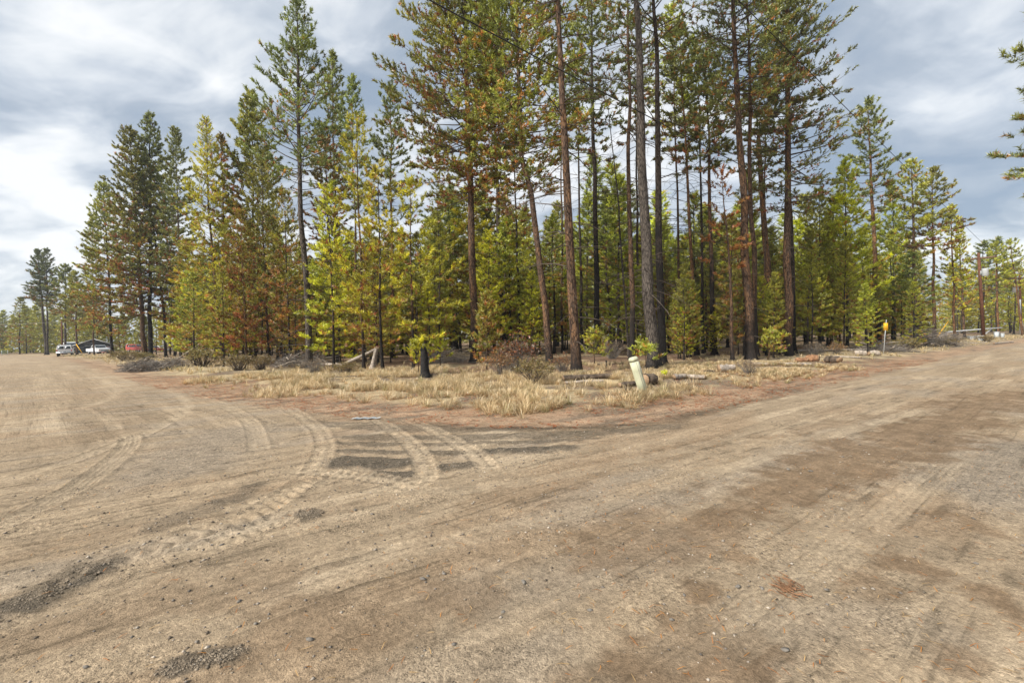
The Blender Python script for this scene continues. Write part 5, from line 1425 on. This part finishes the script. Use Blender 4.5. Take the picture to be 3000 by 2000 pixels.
# ------------------------------------------------------------------ utility poles and wires
P1 = np.array((56.0, 54.0)); P2 = np.array((80.0, 71.5)); P0 = np.array((-20.7, -8.5))
ARM = np.array((RP[0], RP[1]))
def sag(a, b, s, n=26):
    a = np.array(a, float); b = np.array(b, float); q = np.linspace(0, 1, n)[:, None]
    P = a * (1 - q) + b * q; P[:, 2] -= 4 * s * (q * (1 - q))[:, 0]
    return P
def utility_pole(label, p, H, lean=0.0, can=1, conduit=False):
    t = thing('utility_pole', label, 'utility pole', (p[0], p[1], gz1(p[0], p[1])))
    Buf().tube([(0, 0, -0.5), (lean * .5, 0, H * .5), (lean, 0, H)], [0.19, 0.165, 0.13], 14).obj('pole', M['pole'], t, True)
    za = H - 0.65
    c = np.array((lean, 0, za))
    a3 = np.array((ARM[0], ARM[1], 0.0)); f3 = np.array((RD[0], RD[1], 0))
    b = Buf(); b.box(c + f3 * 0.19 , (2.9, 0.16, 0.19), math.atan2(ARM[1], ARM[0])); arm = b.obj('crossarm', M['pole_pale'], t)
    for s in (-1.35, -0.55, 1.35):
        q = c + f3 * 0.19 + a3 * s
        Buf().tube([q + (0, 0, .06), q + (0, 0, .14), q + (0, 0, .2), q + (0, 0, .24)], [.03, .055, .045, .03], 8).obj('insulator', M['dark'], arm)
    for s in (-1, 1):
        Buf().tube([c + f3 * .19 + a3 * .75 * s - (0, 0, .05), c + f3 * .14 - (0, 0, .75)], 0.014, 4).obj('arm_brace', M['galv'], t)
    if can:
        q = c + a3 * 0.52 * can + np.array((0, 0, -1.75))
        cn = Buf().tube([q + (0, 0, -.42), q + (0, 0, -.40), q + (0, 0, .38), q + (0, 0, .42), q + (0, 0, .46)], [.26, .30, .30, .31, .22], 16).obj('transformer', M['can'], t, True)
        for s in (-.1, .1):
            Buf().tube([q + (s, 0, .44), q + (s, 0, .62)], [.04, .025], 6).obj('bushing', M['dark'], cn)
        Buf().box(q - a3 * 0.3 * can, (0.25, 0.08, 0.5), math.atan2(ARM[1], ARM[0])).obj('bracket', M['galv'], cn)
    if conduit:
        Buf().tube([(-0.22, -0.12, 0), (-0.22, -0.12, 5.6)], 0.10, 10).obj('conduit', M['can'], t, True)
        Buf().tube([(1.3, 0.5, 0), (0.1, 0, 2.6)], 0.07, 6).obj('wooden_brace', M['log'], t)
    return t
utility_pole('near red-brown utility pole with crossarm, grey transformer and guy wire', P1, 10.2, -0.5, 1)
utility_pole('far utility pole with white conduit up its side and a wooden brace', P2, 9.6, -0.1, -1, True)
utility_pole('utility pole behind the photographer carrying the overhead cables', P0, 10.2, 0.0, 0)
def wire(label, a, b, s, r, mat='wire', name='overhead_cable'):
    P = sag(a, b, s); o = Buf().tube(P - P[0], r, 5).obj(name, M[mat], None, False, P[0])
    return tag(o, label, 'cable')
A3 = np.array((ARM[0], ARM[1], 0.0)); off = np.array((RD[0], RD[1], 0)) * 0.19
def top_of(p, H, lean, s, dz):
    return np.array((p[0] + lean, p[1], H + dz)) + A3 * s + off
wire('thin overhead power wire crossing the grey sky down to the near pole', top_of(P0, 10.2, 0, 1.35, -.42) + np.array((0, 0, .35)), top_of(P1, 10.2, -.5, 1.35, -.42), 0.1, 0.0125)
wire('thick black cable hanging across the big pines to the near pole', (P0[0], P0[1], 7.9), (P1[0] - .4, P1[1], 7.6), 1.0, 0.0125)
wire('thin power wire running on from the near to the far utility pole', top_of(P1, 10.2, -.5, 1.35, -.42), top_of(P2, 9.6, -.1, 1.35, -.42), 0.4, 0.012, 'wire_grey')
wire('lower grey cable between the near and the far utility pole', (P1[0] - .4, P1[1], 6.6), (P2[0], P2[1], 6.9), 0.4, 0.016, 'wire_grey')
wire('thin power wire leaving the far utility pole along the road', top_of(P2, 9.6, -.1, 1.35, -.42), np.array((P2[0] + RD[0] * 45, P2[1] + RD[1] * 45, 9)), 0.5, 0.012, 'wire_grey')
g = gp(2733, 1004); atp = np.array((P1[0] - .35, P1[1], 7.4))
t = thing('guy_wire', 'guy wire with yellow guard slanting to the near utility pole', 'guy wire', g)
dv = atp - g
Buf().tube([(0, 0, -0.1), dv], 0.014, 5).obj('strand', M['wire_grey'], t)
Buf().tube([dv * 0.05, dv * 0.30], 0.055, 8).obj('guard', M['yellow'], t)
# small service boxes
def pedestal(label, u, y, w, h):
    p = on_ground(u, y); t = thing('service_box', label, 'service box', (p[0], p[1], gz1(p[0], p[1])))
    Buf().box((0, 0, h * .5 - .1), (w, w * .8, h + .2)).obj('body', M['can'], t); Buf().box((0, 0, h + .03), (w * 1.12, w * .92, .06)).obj('lid', M['white'], t)
pedestal('small white service box at the foot of the near utility pole', 2873, 47, 0.36, 0.5)
pedestal('grey service box standing between the two utility poles', 2920, 58, 0.4, 0.75)
pedestal('short white service box beside the far utility pole', 2937, 60, 0.3, 0.5)
# white pipe gate
gA = on_ground(2772, 60); gB = on_ground(2936, 64)
t = thing('pipe_gate', 'white steel pipe barrier with slanting brace behind the near utility pole', 'gate', gA); e = gB - gA; L3 = np.array((0, 0, 1.0))
Buf().tube([L3 * 0.95, e + L3 * 1.35], 0.085, 10).obj('bar', M['white'], t, True)
Buf().tube([L3 * -0.2, L3 * 1.1], 0.10, 8).obj('post', M['log'], t)
Buf().tube([e * .62 + L3 * -0.1, e * .62 + L3 * 1.15], 0.07, 8).obj('post', M['galv'], t)
Buf().tube([e * .62 + L3 * 0.15, e * .80 + L3 * 1.2], 0.05, 8).obj('brace', M['can'], t)
p = on_ground(2848, 55); t = thing('white_trough', 'long low white trough lying in the grass under the pipe barrier', 'trough', p, 0.6)
b = Buf(); n = 9
xs_ = np.linspace(-1, 1, n)
for k in range(n - 1):
    for (x0, x1) in ((xs_[k], xs_[k + 1]),):
        w0 = .38 * math.sqrt(max(0, 1 - (abs(x0) ** 3))) + .02; w1 = .38 * math.sqrt(max(0, 1 - (abs(x1) ** 3))) + .02
        for s in (-1, 1):
            b.quad((x0, s * w0, .42), (x1, s * w1, .42), (x1, s * w1 * .6, .05), (x0, s * w0 * .6, .05))
        b.quad((x0, -w0 * .6, .05), (x1, -w1 * .6, .05), (x1, w1 * .6, .05), (x0, w0 * .6, .05))
b.obj('hull', M['white'], t)
for s in (-1, 1):
    Buf().tube([(x, s * (.38 * math.sqrt(max(0, 1 - abs(x) ** 3)) + .02), .43) for x in xs_], .025, 5).obj('rim', M['can'], t)

# ------------------------------------------------------------------ left: pole, house, vehicles
pl = on_ground(183, 88); H = at_y(187, 937, pl[1])[2]
t = thing('utility_pole', 'short brown pole without crossarm behind the white wagon', 'utility pole', pl)
Buf().tube([(0, 0, -.4), (0.05, 0, H)], [0.17, 0.12], 12).obj('pole', M['pole'], t, True)
Buf().tube([(0.05, -.16, H - .35), (0.05, .16, H - .35)], 0.04, 6).obj('bolt', M['galv'], t)
wire('grey wire running left from the short brown pole', pl + (0.05, 0, H - .35), on_ground(-420, 88) + (0, 0, 6.2), 0.25, 0.02, 'wire_grey')
g = on_ground(245, 87); t = thing('guy_wire', 'guy wire with yellow guard beside the white pickup', 'guy wire', g); dv = pl + np.array((0, 0, H - .4)) - g
Buf().tube([(0, 0, -.05), dv], 0.018, 5).obj('strand', M['wire_grey'], t); Buf().tube([dv * .06, dv * .33], 0.07, 8).obj('guard', M['yellow'], t)

def facing(front):
    return math.atan2(-front[0], front[1])
def vehicle(name, label, cat, loc, front, paint, prof, belt, W_, wheels, wr, panes=(), sides=(), tum=0.22):
    t = thing(name, label, cat, loc, facing(front))
    hw = lambda z: W_ / 2 - max(0, z - belt) * tum
    bmb = bmesh.new()
    Lv = [bmb.verts.new((-hw(z), y, z)) for y, z in prof]; Rv = [bmb.verts.new((hw(z), y, z)) for y, z in prof]
    n = len(prof)
    for i in range(n):
        j = (i + 1) % n
        bmb.faces.new((Lv[i], Lv[j], Rv[j], Rv[i]))
    bmb.faces.new(Lv[::-1]); bmb.faces.new(Rv)
    bmesh.ops.recalc_face_normals(bmb, faces=bmb.faces)
    bmesh.ops.bevel(bmb, geom=list(bmb.edges), offset=0.045, segments=2, affect='EDGES', profile=0.6)
    me = bpy.data.meshes.new('body'); bmb.to_mesh(me); bmb.free(); me.materials.append(paint)
    body = add('body', me, t)
    for nm, seg, x0, x1, f0, f1, mt in panes:       # panes on the profile's segment seg
        (ya, za), (yb, zb) = prof[seg], prof[(seg + 1) % n]
        nv = np.array((0, -(zb - za), (yb - ya))); 
        nv = -nv / np.linalg.norm(nv)
        cen = np.array((0, np.mean([q[0] for q in prof]), np.mean([q[1] for q in prof])))
        if np.dot(nv, np.array((0, (ya + yb) / 2, (za + zb) / 2)) - cen) < 0: nv = -nv
        def pt(x, f):
            z = za + (zb - za) * f; s = hw(z) / (W_ / 2)
            return np.array((x * s, ya + (yb - ya) * f, z))
        q = [pt(x0, f0), pt(x1, f0), pt(x1, f1), pt(x0, f1)]
        b = Buf(); V = np.array([p_ + nv * 0.012 for p_ in q] + [p_ - nv * 0.02 for p_ in q])
        b.add(V, [(0, 1, 2), (0, 2, 3), (0, 4, 5), (0, 5, 1), (1, 5, 6), (1, 6, 2), (2, 6, 7), (2, 7, 3), (3, 7, 4), (3, 4, 0)])
        b.obj(nm, mt, t)
    for nm, poly, mt in sides:
        for s in (-1, 1):
            b = Buf(); V = [(s * (hw(z) + 0.012), y, z) for y, z in poly]; m = len(V)
            V += [(s * (hw(z) - 0.02), y, z) for y, z in poly]
            F = [(0, k, k + 1) for k in range(1, m - 1)] + [(k, (k + 1) % m, m + k) for k in range(m)] + [((k + 1) % m, m + (k + 1) % m, m + k) for k in range(m)]
            b.add(V, F); b.obj(nm, mt, t)
    for y in wheels:
        for s in (-1, 1):
            x = s * (W_ / 2 - 0.13)
            w = thing_part('wheel', t)
            Buf().tube([(x - .12, y, wr), (x - .10, y, wr), (x + .10, y, wr), (x + .12, y, wr)], [wr * .9, wr, wr, wr * .9], 18).obj('tyre', M['rubber'], w, True)
            Buf().tube([(x + s * .122, y, wr), (x + s * .13, y, wr)], [wr * .55, wr * .5], 14).obj('rim', M['chrome'], w)
    return t
def thing_part(name, parent):
    return add(name, None, parent)
c1 = on_ground(192, 80); cdir = -c1[:2] / np.linalg.norm(c1[:2]); cr = np.array((-cdir[1], cdir[0]))
SUB = [(-2.75, .62), (-2.78, 1.22), (-2.62, 1.86), (-2.45, 1.95), (0.55, 1.95), (1.2, 1.32), (2.65, 1.2), (2.78, .95), (2.75, .5)]
vehicle('parked_wagon', 'white boxy wagon parked with its twin rear doors towards the road', 'car', c1, -cdir + 0.05 * cr, M['white'], SUB, 1.25, 1.98, (-1.75, 1.75), 0.40,
        [('rear_window', 1, -.80, -.06, .12, .86, M['glass']), ('rear_window', 1, .06, .80, .12, .86, M['glass']), ('bumper', 8, 0, 0.01, 0, .01, M['chrome']),
         ('tail_lamp', 0, -.97, -.84, .45, .95, M['lamp_red']), ('tail_lamp', 0, .84, .97, .45, .95, M['lamp_red']), ('licence_plate', 0, -.17, .17, .15, .45, M['chrome']), ('windscreen', 4, -.85, .85, .08, .9, M['glass'])],
        [('side_window', [(-2.3, 1.35), (-2.25, 1.8), (-.9, 1.8), (-.9, 1.35)], M['glass']), ('side_window', [(-.75, 1.35), (-.75, 1.8), (.45, 1.8), (.85, 1.35)], M['glass'])])
o = [x for x in bpy.data.objects if x.get('label', '').startswith('white boxy wagon')][0]
for ch in list(o.children):
    if ch.name.startswith('bumper'): bpy.data.objects.remove(ch)
Buf().box((0, -2.86, .62), (1.98, .16, .20)).obj('bumper', M['chrome'], o)
c2 = on_ground(289, 92); f2 = cdir + 0.32 * cr
PIC = [(-2.9, .62), (-2.9, 1.2), (-.75, 1.2), (-.62, 1.78), (-.4, 1.88), (.6, 1.86), (1.12, 1.3), (2.62, 1.16), (2.75, 1.0), (2.75, .5)]
v = vehicle('parked_pickup', 'white pickup truck parked facing the road beside the house', 'pickup', c2, f2, M['white'], PIC, 1.22, 1.98, (-1.8, 1.75), 0.38,
        [('windscreen', 5, -.86, .86, .08, .92, M['glass']), ('grille', 8, -.62, .62, .30, .98, M['dark']), ('headlamp', 8, -.95, -.65, .35, .95, M['lamp_amber']), ('headlamp', 8, .65, .95, .35, .95, M['lamp_amber']), ('rear_window', 2, -.7, .7, .2, .9, M['glass'])],
        [('side_window', [(-.5, 1.32), (-.42, 1.76), (.5, 1.76), (.88, 1.32)], M['glass'])])
Buf().box((0, 2.84, .60), (1.98, .16, .2)).obj('bumper', M['chrome'], v)
for s in (-1, 1):
    Buf().box((s * 1.1, .85, 1.35), (.22, .08, .16)).obj('wing_mirror', M['white'], v)
c3 = on_ground(312, 100)
CAR = [(-2.3, .38), (-2.3, .92), (-2.0, 1.42), (.1, 1.45), (.85, 1.0), (2.2, .86), (2.35, .65), (2.35, .32)]
v = vehicle('parked_car', 'faded red car with white roof parked right of the white pickup', 'car', c3, cdir + 0.12 * cr, M['pink'], CAR, .95, 1.8, (-1.4, 1.45), 0.31,
        [('windscreen', 3, -.78, .78, .08, .92, M['glass']), ('headlamp', 5, -.82, -.5, .3, .9, M['lamp_clear']), ('headlamp', 5, .5, .82, .3, .9, M['lamp_clear']), ('licence_plate', 6, -.2, .2, .3, .7, M['white']), ('roof_panel', 2, -.8, .8, .04, .96, M['white'])],
        [('side_window', [(-1.9, 1.0), (-1.75, 1.36), (0, 1.38), (.55, 1.0)], M['glass'])])
Buf().box((0, 2.40, .48), (1.75, .12, .14)).obj('bumper', M['chrome'], v)
c4 = on_ground(404, 108)
vehicle('parked_van', 'red van glimpsed between the charred trunks behind the wide shrub', 'van', c4, cdir + 0.5 * cr, M['red'], SUB, 1.25, 1.95, (-1.75, 1.75), 0.36,
        [('rear_window', 1, -.80, .80, .12, .86, M['glass']), ('windscreen', 4, -.85, .85, .08, .9, M['glass'])],
        [('side_window', [(-2.3, 1.35), (-2.25, 1.8), (-.9, 1.8), (-.9, 1.35)], M['glass']), ('side_window', [(-.75, 1.35), (-.75, 1.8), (.45, 1.8), (.85, 1.35)], M['glass'])])
c5 = on_ground(450, 108)
vehicle('parked_car', 'low red car behind the slim black leaning pine', 'car', c5, cdir + 0.6 * cr, M['red'], CAR, .95, 1.8, (-1.4, 1.45), 0.31, [('windscreen', 3, -.78, .78, .08, .92, M['glass'])], [('side_window', [(-1.9, 1.0), (-1.75, 1.36), (0, 1.38), (.55, 1.0)], M['glass'])])
c6 = on_ground(474, 112)
vehicle('parked_car', 'white car behind the low red car among the trunks', 'car', c6, cdir + 0.5 * cr, M['white'], CAR, .95, 1.8, (-1.4, 1.45), 0.31, [('windscreen', 3, -.78, .78, .08, .92, M['glass'])], [('side_window', [(-1.9, 1.0), (-1.75, 1.36), (0, 1.38), (.55, 1.0)], M['glass'])])
c7 = on_ground(204, 112)
TRK = [(-4, .7), (-4, 2.75), (3.0, 2.85), (3.22, 2.7), (3.34, 1.6), (3.65, 1.4), (3.65, .6)]
v = vehicle('parked_truck', 'tall white truck with wide dark windscreen parked behind the white wagon', 'truck', c7, cdir + 0.1 * cr, M['white'], TRK, 2.0, 2.15, (-2.6, 2.4), 0.46,
        [('windscreen', 3, -.94, .94, .08, .97, M['glass']), ('grille', 5, -.6, .6, .2, .8, M['dark']), ('headlamp', 5, -1.0, -.7, .4, .8, M['lamp_clear']), ('headlamp', 5, .7, 1.0, .4, .8, M['lamp_clear'])], [('side_window', [(2.0, 1.7), (2.0, 2.4), (2.9, 2.4), (3.0, 1.7)], M['glass'])], 0.08)
for s in (-1, 1):
    Buf().box((s * 1.3, 3.1, 2.0), (.28, .12, .5)).obj('wing_mirror', M['dark'], v)
# house
hp = on_ground(276, 112); t = thing('house', 'low dark house with pale gable roof edge behind the parked pickup', 'house', hp, facing(-(cdir)))
Wd, Dp, eh, ph = 6.8, 9.0, 1.95, 3.4
t.rotation_euler = (0, 0, facing(cdir))
b = Buf(); x = Wd / 2
b.add([(-x, 0, -.2), (x, 0, -.2), (x, 0, eh), (0, 0, ph), (-x, 0, eh)], [(0, 1, 2), (0, 2, 3), (0, 3, 4)]); b.add([(-x, -Dp, -.2), (x, -Dp, -.2), (x, -Dp, eh), (0, -Dp, ph), (-x, -Dp, eh)], [(0, 2, 1), (0, 3, 2), (0, 4, 3)])
for s in (-x, x): b.quad((s, 0, -.2), (s, -Dp, -.2), (s, -Dp, eh), (s, 0, eh))
b.obj('wall', M['siding'], t)
rf_ = thing_part('roof', t)
for s in (-1, 1):
    b = Buf(); a0 = np.array((s * (x + .6), .8, eh - .19)); a1 = np.array((0, .8, ph + .02)); b0 = a0 - (0, Dp + 1.6, 0); b1 = a1 - (0, Dp + 1.6, 0); up = np.array((0, 0, .16))
    V = [a0, a1, b1, b0, a0 + up, a1 + up, b1 + up, b0 + up]
    b.add(V, [(0, 1, 2), (0, 2, 3), (4, 6, 5), (4, 7, 6), (0, 4, 5), (0, 5, 1), (1, 5, 6), (1, 6, 2), (2, 6, 7), (2, 7, 3), (3, 7, 4), (3, 4, 0)]); b.obj('slope', M['roofw'], rf_)
for (xa, xb, za, zb) in ((0.2, 1.7, 1.85, 2.5), (-2.8, -1.6, .8, 1.6), (1.9, 2.9, .8, 1.5), (-1.2, -.4, 1.0, 1.8)):
    w = thing_part('window', t)
    Buf().box(((xa + xb) / 2, .02, (za + zb) / 2), (xb - xa, .05, zb - za)).obj('pane', M['glass'], w)
    for zz_ in (za, zb): Buf().box(((xa + xb) / 2, .035, zz_), (xb - xa + .12, .06, .07)).obj('frame', M['can'], w)
b = Buf(); b.box((-.9 + 5.0 * 0 - 3.0 + 3.9, .03, .9), (1.0, .05, 1.95)); b.obj('door', M['can'], t)
M['shedw'] = plain('shed_metal', (0.30, 0.31, 0.31), 0.6)
# small pale shed glimpsed through the wood and a green field gate
sp_ = on_ground(545, 120); t = thing('shed', 'pale metal shed glimpsed behind the trunks left of the yellow pine', 'shed', sp_, facing(cdir))
Buf().box((0, -2, 1.4), (9, 4, 3.2)).obj('wall', M['shedw'], t)
for s in (-1, 1):
    b = Buf(); b.quad((-4.8, s * 2.3 - 2, 2.95), (4.8, s * 2.3 - 2, 2.95), (4.8, -2, 4.4), (-4.8, -2, 4.4)); b.obj('roof_slope', M['can'], t)
for s in (-4.5, 4.5):
    Buf().add([(s, -4, 3.0), (s, 0, 3.0), (s, -2, 4.3)], [(0, 1, 2)]).obj('gable', M['shedw'], t)
Buf().box((1, .03, 1.1), (2.4, .06, 2.4)).obj('door', M['siding'], t)
gp_ = on_ground(14, 108); t = thing('field_gate', 'small green barred gate at the far end of the left road', 'gate', gp_, facing(cdir))
M['gate_green'] = plain('gate_green', (0.16, 0.26, 0.2), 0.6)
for k in range(5): Buf().box((0, 0, .25 + .22 * k), (1.0, .05, .07)).obj('bar', M['gate_green'], t)
for s in (-.5, .5): Buf().box((s, 0, .55), (.08, .08, 1.3)).obj('gate_post', M['can'], t)
# flat scrap lying in the road
p = gp(1073, 1232); z, _ = surf(np.array([p[0]]), np.array([p[1]]))
b = Buf(); rg3 = np.random.default_rng(3); xs2 = np.linspace(-.28, .28, 8)
for k in range(7):
    b.quad((xs2[k], -.06 - .02 * rg3.uniform(), .01 + .015 * (k % 2)), (xs2[k + 1], -.06, .01 + .015 * ((k + 1) % 2)), (xs2[k + 1], .06, .015 + .015 * ((k + 1) % 2)), (xs2[k], .06 + .02 * rg3.uniform(), .015 + .015 * (k % 2)))
tag(b.obj('flat_scrap', M['galv'], None, False, (p[0], p[1], z[0] + 0.012)), 'crumpled flat grey scrap lying on the dirt at the corner', 'scrap')

# ------------------------------------------------------------------ thin haze in the air
hm = bpy.data.materials.new('haze_air'); hm.use_nodes = True; ht = hm.node_tree
for n_ in list(ht.nodes):
    if n_.type != 'OUTPUT_MATERIAL': ht.nodes.remove(n_)
pv = N(ht, 'ShaderNodeVolumePrincipled'); pv.inputs['Color'].default_value = (0.86, 0.93, 1.0, 1); pv.inputs['Density'].default_value = 0.0004; pv.inputs['Anisotropy'].default_value = 0.2
L(ht, pv.outputs[0], [n_ for n_ in ht.nodes if n_.type == 'OUTPUT_MATERIAL'][0].inputs['Volume'])
b = Buf(); b.box((0, 1400, 17.5), (6000, 5000, 39)); o = b.obj('haze', hm); tag(o, 'thin pale haze hanging in the air between the trees', 'haze', kind='stuff')
